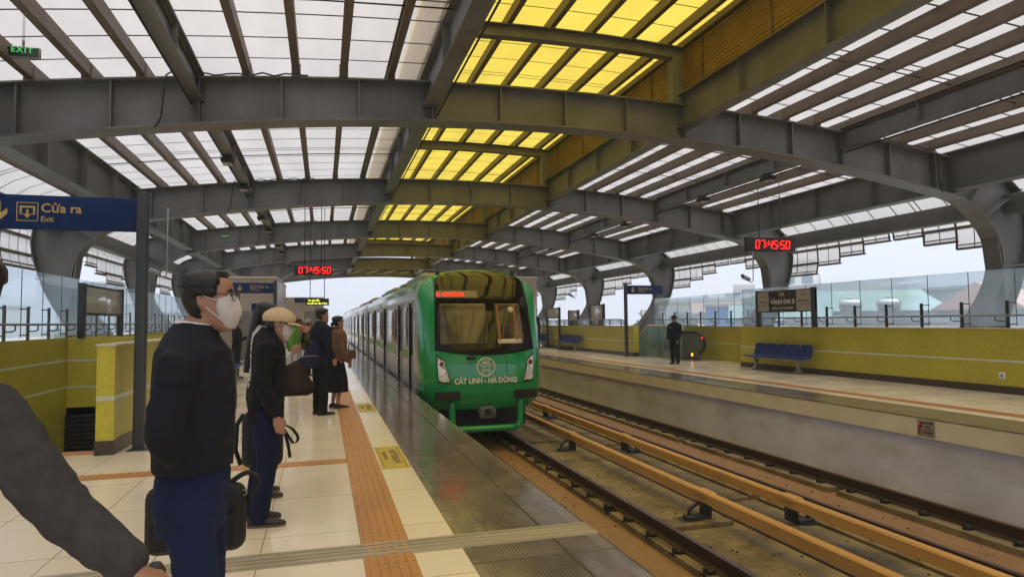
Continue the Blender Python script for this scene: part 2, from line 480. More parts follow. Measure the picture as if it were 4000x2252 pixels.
# ------------------------------------------------------------------ ground and platforms
gmb = MB(); gmb.quad((-900, -300, -9), (900, -300, -9), (900, 2500, -9), (-900, 2500, -9))
tag(gmb.build("ground", mat("hazy_city_ground", (0.22, 0.23, 0.22), 0.9, 0, 0.3, 0.05, world_co=True)), kind="structure")
Y0, Y1 = -6.0, 96.0
p = MB()
p.box(-4.55, 0.9, Y0, 9.1, -0.5, 0.0); p.box(-2.53, 0.9, 9.1, 14.0, -0.5, 0.0); p.box(-4.55, 0.9, 14.0, Y1, -0.5, 0.0)
pl = tag(p.build("platform_floor", [M_floor]), kind="structure")
p = MB()
p.box(0.9, 1.87, Y0, Y1, -0.32, 0.0, 0)
for i in range(24):                                        # fine grooves along the edge
    x = 0.965 + i * 0.0235
    p.box(x, x + 0.011, Y0, Y1, 0.0, 0.0016, 1)
for i in range(10):
    x = 1.56 + i * 0.0235
    p.box(x, x + 0.011, Y0, Y1, 0.0, 0.0015, 1)
y = Y0 + 0.4
while y < 60:                                              # joints between the slabs
    p.box(0.9, 1.87, y - 0.0015, y + 0.0015, 0.0, 0.0022, 2); y += 1.21
p.box(1.528, 1.548, Y0, Y1, 0.0, 0.004, 2)
tag(p.build("platform_edge", [M_granite, M_granite_rib, M_skirt]), kind="structure")
p = MB(); p.box(0.3, 1.80, Y0, Y1, -1.25, -0.324); p.box(-2.53, 0.28, Y0, Y1, -1.25, -0.52); p.box(-4.5, -2.54, Y0, 9.08, -1.25, -0.52); p.box(-4.5, -2.54, 14.21, Y1, -1.25, -0.52)
tag(p.build("platform_base", [M_greywall]), kind="structure")
# tactile paving: a long band and two bands across, bars raised on tiles
p = MB(); p.box(0.255, 0.575, Y0, 70, 0.0, 0.004, 0)
for i in range(5):
    x = 0.283 + i * 0.058
    p.box(x, x + 0.03, Y0, 70, 0.004, 0.010, 0)
y = Y0
while y < 30:
    p.box(0.255, 0.575, y - 0.002, y + 0.002, 0.004, 0.0045, 1); y += 0.32
for ya, yb in ((7.37, 7.61), (8.84, 9.08)):
    x1 = 0.25 if ya < 8 else -2.6
    p.box(-4.4, x1, ya, yb, 0.0, 0.004, 0)
    x = -4.38
    while x < x1 - 0.06:
        p.box(x, x + 0.04, ya + 0.02, yb - 0.02, 0.004, 0.009, 0)
        x += 0.085
tag(p.build("tactile_paving", [M_tactile, M_skirt]), kind="structure")
p = MB(); p.box(-4.5, 1.875, 4.385, 4.655, 0.0, 0.006)
for k, (a, bb) in enumerate(((4.40, 4.44), (4.475, 4.50), (4.535, 4.56), (4.60, 4.64))): p.box(-4.5, 1.88, a, bb, 0.006, 0.011)
tag(p.build("joint_cover", [M_alu]), "worn aluminium expansion joint cover laid across the near platform", "floor joint")

# right platform
p = MB()
p.box(9.66, 14.2, Y0, Y1, -0.5, 0.0)
tag(p.build("platform_floor", [M_floor]), kind="structure")
p = MB(); p.box(8.68, 9.66, Y0, Y1, -0.016, 0.0, 0)
tag(p.build("platform_edge", [M_granite]), kind="structure")
p = MB(); p.box(9.98, 10.3, Y0, 70, 0.0, 0.004, 0)
for i in range(5): p.box(10.0 + i * 0.058, 10.03 + i * 0.058, Y0, 70, 0.004, 0.010, 0)
p.box(12.3, 14.0, 25.0, 25.25, 0.0, 0.005, 0)
tag(p.build("tactile_paving", [M_tactile]), kind="structure")
p = MB(); p.box(8.684, 9.6, Y0, Y1, -0.30, -0.018, 0); p.box(8.78, 9.6, Y0, Y1, -1.25, -0.302, 1)
tag(p.build("platform_base", [M_cream, M_greywall]), kind="structure")

# ------------------------------------------------------------------ track bed, rails
p = MB(); p.box(1.81, 8.77, Y0, 140, -1.6, -1.25)
tag(p.build("track_bed", [M_bed]), kind="structure")
p = MB()
for x0, x1, z in ((2.3, 2.95, -1.17), (3.86, 4.26, -1.17), (4.40, 5.30, -1.19), (5.55, 6.25, -1.20), (6.28, 6.78, -1.17), (7.7, 8.2, -1.17)):
    y = -5.0
    while y < 120:
        l = 4.6 if x0 != 4.40 else 6.4
        p.box(x0, x1, y, y + l - 0.18, -1.25, z); y += l
p.box(3.395, 3.435, Y0, 120, -1.25, -1.235, 1); p.box(5.42, 5.46, Y0, 120, -1.25, -1.225, 1); p.box(6.98, 7.02, Y0, 120, -1.25, -1.235, 1)
tag(p.build("track_plinths", [M_plinth, M_skirt]), kind="structure")
M_rail = mat("rusty_rail_steel", (0.075, 0.045, 0.032), 0.5, 0.4, 0.3, 6, 0.1, 60)
M_railtop = mat("worn_rail_head", (0.16, 0.10, 0.085), 0.28, 0.8, 0.15, 6, stretch=(20, 0.3, 1))
M_clip = mat("dark_rail_clip", (0.03, 0.024, 0.02), 0.6, 0.3, 0.2, 20)
railnames = {2.62: "rail under the near platform edge, mostly hidden beside the train", 4.06: "dark running rail beside the inner orange power rail cover",
             6.53: "low running rail seen just past the outer orange power rail", 7.96: "running rail nearest the grey wall of the far platform"}
for X in (2.62, 4.06, 6.53, 7.96):
    t = thing("running_rail", railnames[X], "rail", (X, 0, -1.0), 0, "running rails of the two tracks")
    prof = [(-.07, -.17), (.07, -.17), (.07, -.155), (.012, -.135), (.012, -.045), (.036, -.03), (.036, 0), (-.036, 0), (-.036, -.03), (-.012, -.045), (-.012, -.135), (-.07, -.155)]
    MB().prism(prof, 'y', -6, 130).build("rail_profile", [M_rail], t)
    MB().box(-.034, .034, -6, 130, 0.0, 0.004).build("rail_head", [M_railtop], t)
    q = MB(); y = -4.0 if X < 5 else -3.7
    n = 0
    while n < 90:
        q.box(-.2, .2, y - .09, y + .09, -.19, -.172)
        for s in (-1, 1):
            q.rbox(min(s * .075, s * .17), max(s * .075, s * .17), y - .05, y + .05, -.172, -.118, .015)
            q.box(min(s * .18, s * .2), max(s * .18, s * .2), y - .018, y + .018, -.172, -.10)
        y += 0.64; n += 1
    tag(q.build("rail_fastening", [M_clip], t), kind="stuff")
M_cover = mat("orange_rail_cover", (0.52, 0.285, 0.085), 0.5, 0, 0.13, 2.0, 0.05, 30, stretch=(1, 0.25, 1), world_co=True, stain=.6, sscale=2.4, scol=(.30, .15, .045), sstretch=(1, .4, 1))
for X, lab, s in ((5.03, "inner orange covered power rail on low brackets between the tracks", -1), (5.95, "outer orange covered power rail nearer the far track", 1)):
    t = thing("power_rail", lab, "power rail", (X, 0, -0.85), 0, "orange covered power rails")
    cov = MB()
    y = -6.0
    while y < 110:
        cov.prism([(-.072, -.12), (-.06, -.12), (-.048, -.02), (.048, -.02), (.06, -.12), (.072, -.12), (.063, 0.0), (.042, .016), (-.042, .016), (-.063, 0)], 'y', y, y + 4.985)
        y += 5.0
    cov.build("rail_cover", [M_cover], t)
    MB().box(-.03, .03, -6, 110, -.12, -.03).build("conductor_bar", [M_rail], t)
    off = 3.05 if s < 0 else 2.47
    for k in range(14):
        y = off - 10 + 5.0 * k - (0 if s < 0 else 0)
        q = MB()
        q.rbox(-.06, .06, y - .07, y + .07, -.30, -.10, .01)
        q.rbox(s * .06 if s > 0 else -.32, .32 if s > 0 else .06, y - .07, y + .07, -.40, -.28, .02)
        q.box(min(s * .12, s * .4), max(s * .12, s * .4), y - .12, y + .12, -.40, -.335)
        q.tube([(s * .1, y, -.12), (s * .24, y, -.2), (s * .28, y, -.36)], .028, 8)
        q.build("bracket", [M_dark], t)
        MB().rbox(-.082, .082, y - .16, y + .16, -.06, .032, .025).build("cover_joint", [M_cover], t)

# ------------------------------------------------------------------ station canopy
XC = 4.15
GY = [-4.5, 3.25, 11.0, 18.75, 26.5, 34.25, 42.0, 49.75]
can = thing("station_canopy", "arched steel station roof of grey girders with white and yellow translucent sheets", "station roof", (XC, 0, 0))
ztop = lambda u: 5.58 - 0.0085 * u * u
zbot = lambda u: 4.96 - 0.0105 * u * u
inner = smooth_pts([(9.03, zbot(9.03)), (9.42, 3.90), (9.70, 3.66), (9.96, 3.38), (10.10, 3.02), (10.15, 2.72), (10.10, 2.42), (9.95, 2.12), (9.72, 1.80), (9.46, 1.50), (9.26, 1.15), (9.2, 0.6), (9.2, -1.0)], 4)
outer = smooth_pts([(9.2, ztop(9.2)), (9.9, 4.70), (10.50, 4.48), (10.86, 4.12), (11.00, 3.65), (10.96, 3.2), (10.85, 2.8), (10.69, 2.35), (10.46, 1.9), (10.24, 1.52), (10.12, 1.1), (10.0, 0.5), (10.0, -1.0)], 4)
bot_path = [Vector((u, zbot(u))) for u in [i * 0.6 for i in range(16)]] + inner[1:]
top_path = [Vector((u, ztop(u))) for u in [i * 0.6 for i in range(16)]] + outer[1:]


def resample(P, n):
    d = [0]
    for a, b in zip(P, P[1:]): d.append(d[-1] + (b - a).length)
    out = []; j = 0
    for k in range(n):
        t = d[-1] * k / (n - 1)
        while j < len(P) - 2 and d[j + 1] < t: j += 1
        f = (t - d[j]) / max(1e-9, d[j + 1] - d[j])
        out.append(P[j].lerp(P[j + 1], f))
    return out


gm = MB()
NB = 60
B_, T_ = resample(bot_path, NB), resample(top_path, NB)
for s in (-1, 1):
    for yy in (-0.02, 0.02):
        gm.strip([(s * a.x, yy, a.y) for a in B_], [(s * a.x, yy, a.y) for a in T_], 0, False)

    def flange(path, w, th, up):
        n = len(path)
        nor = []
        for i in range(n):
            t = (path[min(i + 1, n - 1)] - path[max(i - 1, 0)]).normalized()
            nor.append(Vector((-t.y, t.x)) * th * up)
        rings = []
        for a, nn in zip(path, nor):
            c = a + nn
            rings.append([(s * a.x, -w, a.y), (s * a.x, w, a.y), (s * c.x, w, c.y), (s * c.x, -w, c.y)])
        gm.loft(rings, 0, True, False)
    flange(B_, 0.21, 0.03, -1)
    flange(T_, 0.19, 0.025, 1)
    for k in range(0, 8):                                   # stiffener plates
        u = 1.2 * k
        if u < 0.1 and s < 0: continue
        gm.box(s * u - 0.012, s * u + 0.012, -0.15, 0.15, zbot(u) + 0.002, ztop(u) - 0.002)
    for a, b_ in (((9.68, 3.68), (10.8, 4.33)), ((10.0, 3.3), (10.2, 1.75)), ((9.3, 4.0), (9.9, 4.7)), ((10.13, 2.6), (10.9, 2.66))):
        a, b_ = Vector(a), Vector(b_); t = (b_ - a).normalized(); nn = Vector((-t.y, t.x)) * 0.015
        gm.prism([(s * (a + nn).x, (a + nn).y), (s * (b_ + nn).x, (b_ + nn).y), (s * (b_ - nn).x, (b_ - nn).y), (s * (a - nn).x, (a - nn).y)], 'y', -0.19, 0.19)
# monitor posts and beam above the girder
gm2 = MB()
for s in (-1, 1):
    gm2.box(s * 2.29 - 0.1, s * 2.29 + 0.1, -0.1, 0.1, ztop(2.29) + 0.02, 6.5)
pts_b = [(u, 6.53 - 0.012 * u * u) for u in (-2.45, -1.6, -.8, 0, .8, 1.6, 2.45)]
gm2.prism(pts_b + [(u, z + 0.23) for u, z in reversed(pts_b)], 'y', -0.015, 0.015)
for dz in (0, 0.215):
    gm2.prism([(u, z + dz) for u, z in pts_b] + [(u, z + dz + 0.018) for u, z in reversed(pts_b)], 'y', -0.1, 0.1)
g_me = gm.mesh("portal_frame", [M_steel]); m_me = gm2.mesh("monitor_frame", [M_steel])
for yy in GY:
    for nm, me in (("portal_frame", g_me), ("monitor_frame", m_me)):
        o = bpy.data.objects.new(nm, me); COL.objects.link(o); o.parent = can; o.location = (0, yy, 0)
YA, YB = GY[0] - 0.6, GY[-1] + 0.3


def ibeam(x, zb, zt, w, th=0.02):
    q = MB()
    for a, b_ in zip(GY, GY[1:]):
        q.box(x - 0.012, x + 0.012, a + 0.02, b_ - 0.02, zb, zt)
        q.box(x - w / 2, x + w / 2, a + 0.02, b_ - 0.02, zb - th, zb)
        q.box(x - w / 2, x + w / 2, a + 0.02, b_ - 0.02, zt, zt + th)
        for k in (1, 2, 3):
            yy = a + (b_ - a) * k / 4
            q.box(x - w / 2 + .01, x + w / 2 - .01, yy - .008, yy + .008, zb, zt)
    return q


for s in (-1, 1):
    ibeam(s * 2.42, 5.14, 5.74, 0.26).build("main_beam", [M_steel], can)
    ibeam(s * 6.05, 4.97, 5.35, 0.22).build("main_beam", [M_steel], can)
    ibeam(s * 8.86, 4.22, 5.02, 0.32).build("edge_beam", [M_steel], can)
    q = MB()
    for a, b_ in zip(GY, GY[1:]): q.rbox(s * 10.55 - .16, s * 10.55 + .16, a + .02, b_ - .02, 3.79, 4.21, .02)
    q.build("eaves_beam", [M_steel], can)
PU = [3.10, 3.85, 4.58, 5.31, 6.05, 6.77, 7.48, 8.20, 9.4, 10.1]
for u in PU:
    for s in (-1, 1):
        zt = ztop(u) if u < 9.3 else (4.82 if u < 9.8 else 4.68)
        q = MB()
        q.box(s * u - .055, s * u + .055, YA, YB, zt + .03, zt + .05)
        q.box(s * u - .055, s * u + .055, YA, YB, zt + .215, zt + .232)
        q.box(s * u - .055 if s > 0 else s * u + .035, s * u - .035 if s > 0 else s * u + .055, YA, YB, zt + .05, zt + .215)
        for yy in GY:
            for d in (-1, 1): q.box(s * u - .07, s * u + .07, yy + d * .25 - .008, yy + d * .25 + .008, zt - .01, zt + .20)
        q.build("purlin", [M_purlin], can)
for X in (2.36, 3.15, 3.95, 4.75, 5.55, 6.3):
    u = X - XC; zt = 6.78 - 0.012 * u * u
    q = MB(); q.box(u - .05, u + .05, YA, YB, zt, zt + .02); q.box(u - .05, u - .03, YA, YB, zt + .02, zt + .16); q.box(u - .05, u + .05, YA, YB, zt + .16, zt + .18)
    q.build("purlin", [M_purlin], can)
# tie rods and conduit across the purlins
q = MB()
for a in GY[:-1]:
    for f_ in (0.33, 0.66):
        for s in (-1, 1):
            MB().tube([(s * u, a + 7.75 * f_, ztop(u) + .10) for u in (2.5, 4.2, 6.05)], .011, 6).build("tie_rod", [M_dark], can)
            MB().tube([(s * u, a + 7.75 * f_ + .06, ztop(u) + .10) for u in (6.05, 7.4, 8.8)], .011, 6).build("tie_rod", [M_dark], can)
    for yy in (4.0, 5.6): MB().tube([(u, a + yy, 6.83 - .012 * u * u) for u in (-1.8, -.6, .6, 2.1)], .01, 6).build("tie_rod", [M_dark], can)
# the sheets: one per bay and side, with their seams
skin_u = [2.35, 3.1, 3.85, 4.6, 5.3, 6.05, 6.8, 7.5, 8.2, 9.0]
sk = [Vector((u, ztop(u) + .242)) for u in skin_u] + smooth_pts([(9.5, 5.05), (10.1, 4.93), (10.7, 4.72), (11.12, 4.38), (11.32, 4.02), (11.34, 3.9)], 2)
shell = smooth_pts([(11.34, 3.92), (11.37, 3.7), (11.38, 3.45), (11.36, 3.2), (11.30, 2.95)], 3)


def shell_x(z):
    for a, b_ in zip(shell, shell[1:]):
        if b_.y <= z <= a.y: return a.x + (b_.x - a.x) * (a.y - z) / max(1e-6, a.y - b_.y)
    return shell[-1].x if z < 3 else shell[0].x


STEPS = [2.96, 3.23, 3.43, 3.70]
for a, b_ in zip(GY, GY[1:]):
    for s in (-1, 1):
        q = MB()
        q.strip([(s * v.x, a, v.y) for v in sk], [(s * v.x, b_, v.y) for v in sk], 0)
        for k in range(10):
            yy = a + (b_ - a) * (k + .5) / 10
            for dy in ((0,) if k not in (3, 6) else (0, .17)):
                q.strip([(s * v.x, yy + dy - .019, v.y - .012) for v in sk], [(s * v.x, yy + dy + .019, v.y - .012) for v in sk], 1)
        q.build("white_roof_sheet", [M_white_panel, M_seam], can)
        # stepped curtain of panes hanging outside the column
        for side, yc in ((1, a), (-1, b_)):
            q = MB()
            for i, zb in enumerate(STEPS):
                y0_, y1_ = yc + side * .95 * i, yc + side * .95 * (i + 1)
                zs = [3.9 - (3.9 - zb) * t / 6 for t in range(7)]
                q.strip([(s * shell_x(z), y0_, z) for z in zs], [(s * shell_x(z), y1_, z) for z in zs], 0)
                X_ = shell_x(zb)
                lo, hi = min(y0_, y1_), max(y0_, y1_)
                q.box(s * X_ - .05, s * X_ + .05, lo, hi, zb - .03, zb + .02, 1)
                q.box(s * X_ - .07, s * X_ + .03, lo, hi, zb + .085, zb + .102, 1)
                for yy, w in ((y1_, .035), ((y0_ + y1_) / 2, .014), (y0_, .022)):
                    q.strip([(s * (shell_x(z) - .03), yy - w, z) for z in zs], [(s * (shell_x(z) - .03), yy + w, z) for z in zs], 1)
                for zr in (3.31, 3.76):
                    if zr > zb + .12: q.box(s * shell_x(zr) - .1, s * shell_x(zr) + .02, lo, hi, zr - .035, zr + .035, 1)
            q.build("stepped_panes", [M_pane, M_purlin], can)
    q = MB()
    us = [-2.6, -2.0, -1.3, -.6, 0, .6, 1.3, 2.0, 2.6]
    ys = lambda u: 6.97 - .012 * u * u
    q.strip([(u, a, ys(u)) for u in us], [(u, b_, ys(u)) for u in us], 0)
    for k in range(10):
        yy = a + (b_ - a) * (k + .5) / 10
        for dy in ((0,) if k not in (3, 7) else (0, .15)):
            q.strip([(u, yy + dy - .013, ys(u) - .012) for u in us], [(u, yy + dy + .013, ys(u) - .012) for u in us], 1)
    q.build("yellow_skylight", [M_yellow_panel, M_seam], can)
M_louvre = mat("ochre_ribbed_cladding", (0.42, 0.27, 0.05), 0.55, 0, 0.2, 2.5)
for s in (-1, 1):
    q = MB()
    for k in range(14):                                     # ribbed side cladding of the raised yellow roof
        z0 = 5.80 + k * .072
        q.prism([(s * 2.56, z0), (s * 2.53, z0 + .036), (s * 2.56, z0 + .07), (s * 2.59, z0 + .07), (s * 2.59, z0)], 'y', YA, YB)
    y = YA
    while y < YB: q.box(s * 2.55 - .03, s * 2.55 + .03, y, y + .03, 5.78, 6.82, 1); y += 1.94
    q.box(s * 2.5 - .06, s * 2.5 + .06, YA, YB, 6.72, 6.84, 1)
    q.build("side_cladding", [M_louvre, M_purlin], can)
# truss at the far open end
q = MB(); ye = GY[-1] - 1.2
for i in range(-7, 7):
    u0, u1 = i * 1.2, (i + 1) * 1.2
    q.tube([(u0, ye, zbot(u0) + .1), (u1, ye + 1.1, ztop(u1) - .1)], .035, 6)
q.build("end_bracing", [M_bolt], can)

# conduits and cables under the roof
M_cable = mat("black_cable", (.02, .02, .02), .6)
for x, z in ((-2.30, 5.02), (6.12, 4.90), (-6.12, 4.90)):
    MB().tube([(x, GY[0], z), (x, GY[-1], z)], .016, 6).build("conduit", [M_cable], can)
for i, a in enumerate(GY[1:-1]):
    for s_, u0 in ((1, 6.3), (-1, 4.4)):
        pts = []
        for k in range(13):
            u = u0 + .17 * k; pts.append((s_ * u, a - .22, ztop(u) + .06 - .05 * sin(k * 1.3 + i) ** 2))
        pts += [(s_ * (u0 + 2.1), a - .22, zbot(u0 + 2.1) + .1), (s_ * (u0 + 2.2), a - .2, zbot(u0 + 2.2) - .05)]
        MB().tube(smooth_pts(pts, 2), .013, 6).build("cable", [M_cable], can)
# bolt heads on the near frames
for gi in (2, 3):
    q = MB()
    for s_ in (-1, 1):
        for ub in (2.42, 6.05, 8.86):
            for dz in (.08, .16, .24, .32):
                for du in (-.10, .10):
                    q.tube([(s_ * ub + du, GY[gi - 0] - .04, ztop(ub) - dz), (s_ * ub + du, GY[gi] - .02, ztop(ub) - dz)], .013, 6)
    o = q.build("bolt_heads", [M_dark], can); o['kind'] = 'stuff'
# stones and rust flakes lying on the slab
r4 = random.Random(11)
q = MB()
for _ in range(700):
    x = r4.choice((r4.uniform(4.35, 5.35), r4.uniform(4.35, 5.35), r4.uniform(5.5, 6.4), r4.uniform(2.9, 3.8), r4.uniform(6.9, 7.8))); y = r4.uniform(3, 24); r_ = r4.uniform(.004, .015)
    M_ = Matrix.Translation((x, y, -1.185 if 4.4 < x < 6.25 else -1.245)) @ Matrix.Rotation(r4.uniform(0, 6), 4, 'Z') @ Matrix.Rotation(r4.uniform(0, 1), 4, 'X')
    q.box(-r_, r_, -r_ * .7, r_ * .7, -r_ * .5, r_ * .5, r4.choice((0, 0, 1)), M_)
tag(q.build("track_debris", [M_clip, M_plinth]), kind="stuff")
# ------------------------------------------------------------------ yellow mosaic walls
def yellow_wall(name, label, x0, x1, y0, y1, z0, z1, parts, face, endcap=None, group="yellow mosaic walls"):
    """face: '+x','-x','-y' = the side people see"""
    t = thing(name, label, "wall", ((x0 + x1) / 2, (y0 + y1) / 2, 0), 0, group)
    cx_, cy_ = (x0 + x1) / 2, (y0 + y1) / 2
    B = lambda a, b, c, d, e_, f_: (a - cx_, b - cx_, c - cy_, d - cy_, e_, f_)
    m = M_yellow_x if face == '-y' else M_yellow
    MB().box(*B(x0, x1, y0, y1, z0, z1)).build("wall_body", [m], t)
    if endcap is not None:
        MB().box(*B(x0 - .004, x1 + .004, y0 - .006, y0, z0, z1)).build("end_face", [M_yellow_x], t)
    for kind, za, zb in parts:
        mm = {'coping': M_cap, 'stripe': M_stripe, 'skirting': M_skirt}[kind]
        o = .018 if kind == 'coping' else .012 if kind == 'skirting' else .003
        a = [x0, x1, y0, y1]
        if face == '+x': a[1] = x1 + o; a[0] = x1 - .01 if kind != 'coping' else x0 - o
        if face == '-x': a[0] = x0 - o; a[1] = x0 + .01 if kind != 'coping' else x1 + o
        if face == '-y': a[2] = y0 - o; a[3] = y0 + .01 if kind != 'coping' else y1 + o
        if endcap is not None: a[2] = y0 - o - .006
        if endcap is not None and kind != 'coping':
            a[0], a[1] = x0 - o, x1 + o
            a[3] = y1
        q = MB()
        q.box(*B(a[0], a[1], a[2], a[3], za, zb))
        q.build(kind, [mm], t)
    return t


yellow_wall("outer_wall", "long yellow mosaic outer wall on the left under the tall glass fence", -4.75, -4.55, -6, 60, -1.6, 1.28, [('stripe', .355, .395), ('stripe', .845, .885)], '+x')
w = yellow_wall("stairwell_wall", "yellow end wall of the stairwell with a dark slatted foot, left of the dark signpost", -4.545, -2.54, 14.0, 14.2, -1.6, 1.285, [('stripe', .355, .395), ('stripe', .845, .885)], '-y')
q = MB()
for k in range(18): q.rbox(-1.0, 1.0, -.16, -.105, -1.55 + k * .08, -1.55 + k * .08 + .055, .008)
q.box(-1.0, 1.0, -.11, -.1, -1.6, -.13)
q.build("slatted_panel", [M_dark], w)
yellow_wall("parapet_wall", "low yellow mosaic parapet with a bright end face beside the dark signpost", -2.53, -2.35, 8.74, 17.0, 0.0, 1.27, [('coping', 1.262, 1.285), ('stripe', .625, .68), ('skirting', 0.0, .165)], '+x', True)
q = MB()
for k in range(14): q.box(-4.4, -2.54, 9.1 + k * .3, 9.1 + (k + 1) * .3, -.17 * (k + 1) - .1, -.17 * (k + 1))
tag(q.build("stairs", [mat("dark_stair_stone", (.05, .042, .036), .85)]), "dark stairs going down behind the low yellow parapet", "stairs")
yellow_wall("platform_wall", "long yellow wall on the far platform behind the five blue seats", 12.85, 13.1, -6, 18.3, 0.0, 1.27, [('coping', 1.262, 1.285), ('stripe', .615, .655), ('skirting', 0.0, .15)], '-x')
MB().box(12.846, 13.1, 18.3, 18.306, 0.0, 1.26).build("wall_end_face", [M_yellow_x], None)
bpy.data.objects["wall_end_face"].parent = bpy.data.objects["platform_wall"]; bpy.data.objects["wall_end_face"].location = (-12.975, -6.15, 0)
yellow_wall("recess_wall", "recessed yellow wall behind the escalator and the guard", 14.0, 14.2, 18.3, 26.0, -2.0, 1.265, [('stripe', .615, .65)], '-x')
yellow_wall("lobby_wall", "distant yellow wall on the far platform behind the blue bench by the train", 12.5, 12.75, 25.2, 37.2, 0.0, 1.265, [('coping', 1.26, 1.28), ('stripe', .615, .655), ('skirting', 0.0, .16)], '-x', True)
so = thing("wall_socket", "small white socket low on the near yellow wall at the right edge", "socket", (12.85, 9.86, .35), 0, "white wall sockets")
MB().rbox(-.012, 0, -.065, .065, -.065, .065, .006).build("cover_plate", [mat("white_plastic", (.75, .74, .7), .4)], so)
MB().rbox(-.016, -.010, -.03, .03, -.03, .03, .004).build("socket_face", [M_bolt], so)
copy_thing(so, (-2.35, 10.35, .36), pi, "small white socket on the left parapet just past the dark signpost")

# ------------------------------------------------------------------ glass fences
M_glass = glass_mat("fence_glass", (0.80, 0.90, 0.96), 0.06, 0.02, 0.30)
M_edge = mat("glass_edge", (0.05, 0.08, 0.09), 0.3)


def fence(name, label, X, y0, y1, ztop_, s, pitch=0.955, zr=1.53, zp=1.82):
    """s: side on which the posts and rail stand (+1 towards +x)"""
    t = thing(name, label, "fence", (X, y0, 0), 0, "glass fences above the yellow walls")
    n = int(round((y1 - y0) / pitch)); pp = (y1 - y0) / n
    for k in range(n):
        a = k * pp
        MB().quad((0, a + .008, 1.32), (0, a + pp - .008, 1.32), (0, a + pp - .008, ztop_), (0, a + .008, ztop_)).build("glass_panel", [M_glass], t)
    for k in range(n + 1): MB().box(-.005, .005, k * pp - .006, k * pp + .006, 1.32, ztop_).build("glass_edge", [M_edge], t)
    for k in range(n):
        y = k * pp + pp * .13
        q = MB()
        q.box(s * .06 - .012, s * .06 + .012, y - .034, y + .034, 1.27, zp)
        q.box(s * .06 - .03, s * .06 + .03, y - .05, y + .05, 1.262, 1.275)
        for z in (1.36, zp - .04):
            if z < ztop_: q.tube([(s * .06, y - .02, z), (s * .03, y - .06, z), (0, y - .15, z)], .011, 6)
        q.tube([(s * .07, y + .03, zr - .11), (s * .1, y + .16, zr - .11), (s * .13, y + .2, zr - .09), (s * .13, y + .2, zr)], .012, 6)
        q.build("fence_post", [M_post if s < 0 else M_steelpost], t)
    MB().tube([(s * .13, 0, zr), (s * .13, y1 - y0, zr)], .019, 8).build("handrail", [M_bolt], t)
    return t


M_steelpost = mat("fence_post_paint", (0.14, 0.14, 0.135), 0.45, 0.2, 0.12, 5)
fence("glass_fence", "tall clear glass fence with grey posts along the left outer wall", -4.65, -1.1, 60.0, 2.42, 1, 0.84)
fence("glass_fence", "tall pale glass fence above the long yellow wall at the right", 12.97, -1.0, 18.3, 2.45, -1)
fence("glass_fence", "tall glass fence above the recessed wall behind the guard", 14.05, 18.35, 26.2, 2.45, -1)
fence("glass_fence", "low glass fence above the distant yellow wall near the train", 12.62, 26.3, 50.0, 1.55, -1, 1.2, 1.56, 1.56)

# ------------------------------------------------------------------ tiled lift and plant blocks on the platforms
M_grey_door = mat("grey_steel_door", (0.20, 0.19, 0.18), 0.45, 0.2)


def block(name, label, x0, x1, y0, y1, z1):
    t = thing(name, label, "lift block", ((x0 + x1) / 2, y0, 0), 0, "beige tiled blocks on the platforms")
    w = (x1 - x0) / 2
    MB().box(-w, w, 0, y1 - y0, 0, z1).build("wall_body", [M_beige], t)
    MB().rbox(-w - .03, w + .03, -.03, y1 - y0 + .03, z1, z1 + .08, .01).build("roof_edge", [M_cap], t)
    return t


bA = block("lift_block", "tall beige tiled block behind the exit sign on the left platform", -4.4, -1.92, 30, 37, 3.45)
q = MB(); q.box(1.15, 1.22, -.06, .0, 0, 3.3); q.build("corner_pipe", [M_cap], bA)
q = MB(); q.rbox(-.55, .35, -.03, 0, 0, 2.05, .01); q.build("door", [M_grey_door], bA)
bB = block("plant_block", "lower beige block with a grey door, far along the left platform", -4.4, 0.02, 45, 52, 3.15)
q = MB(); q.rbox(1.0, 1.95, -.03, 0, 0, 2.3, .01); q.build("door", [M_grey_door], bB)
bC = block("lift_block", "pinkish tiled block on the far platform just right of the train", 9.9, 12.35, 37.6, 46, 4.1)

# ------------------------------------------------------------------ exit signs on posts
M_navy = mat("navy_sign_paint", (0.006, 0.024, 0.105), 0.6, 0, 0.1, 4, spec=.2)
M_gold = mat("gold_lettering", (0.50, 0.34, 0.11), 0.5, 0, 0.08, 6)


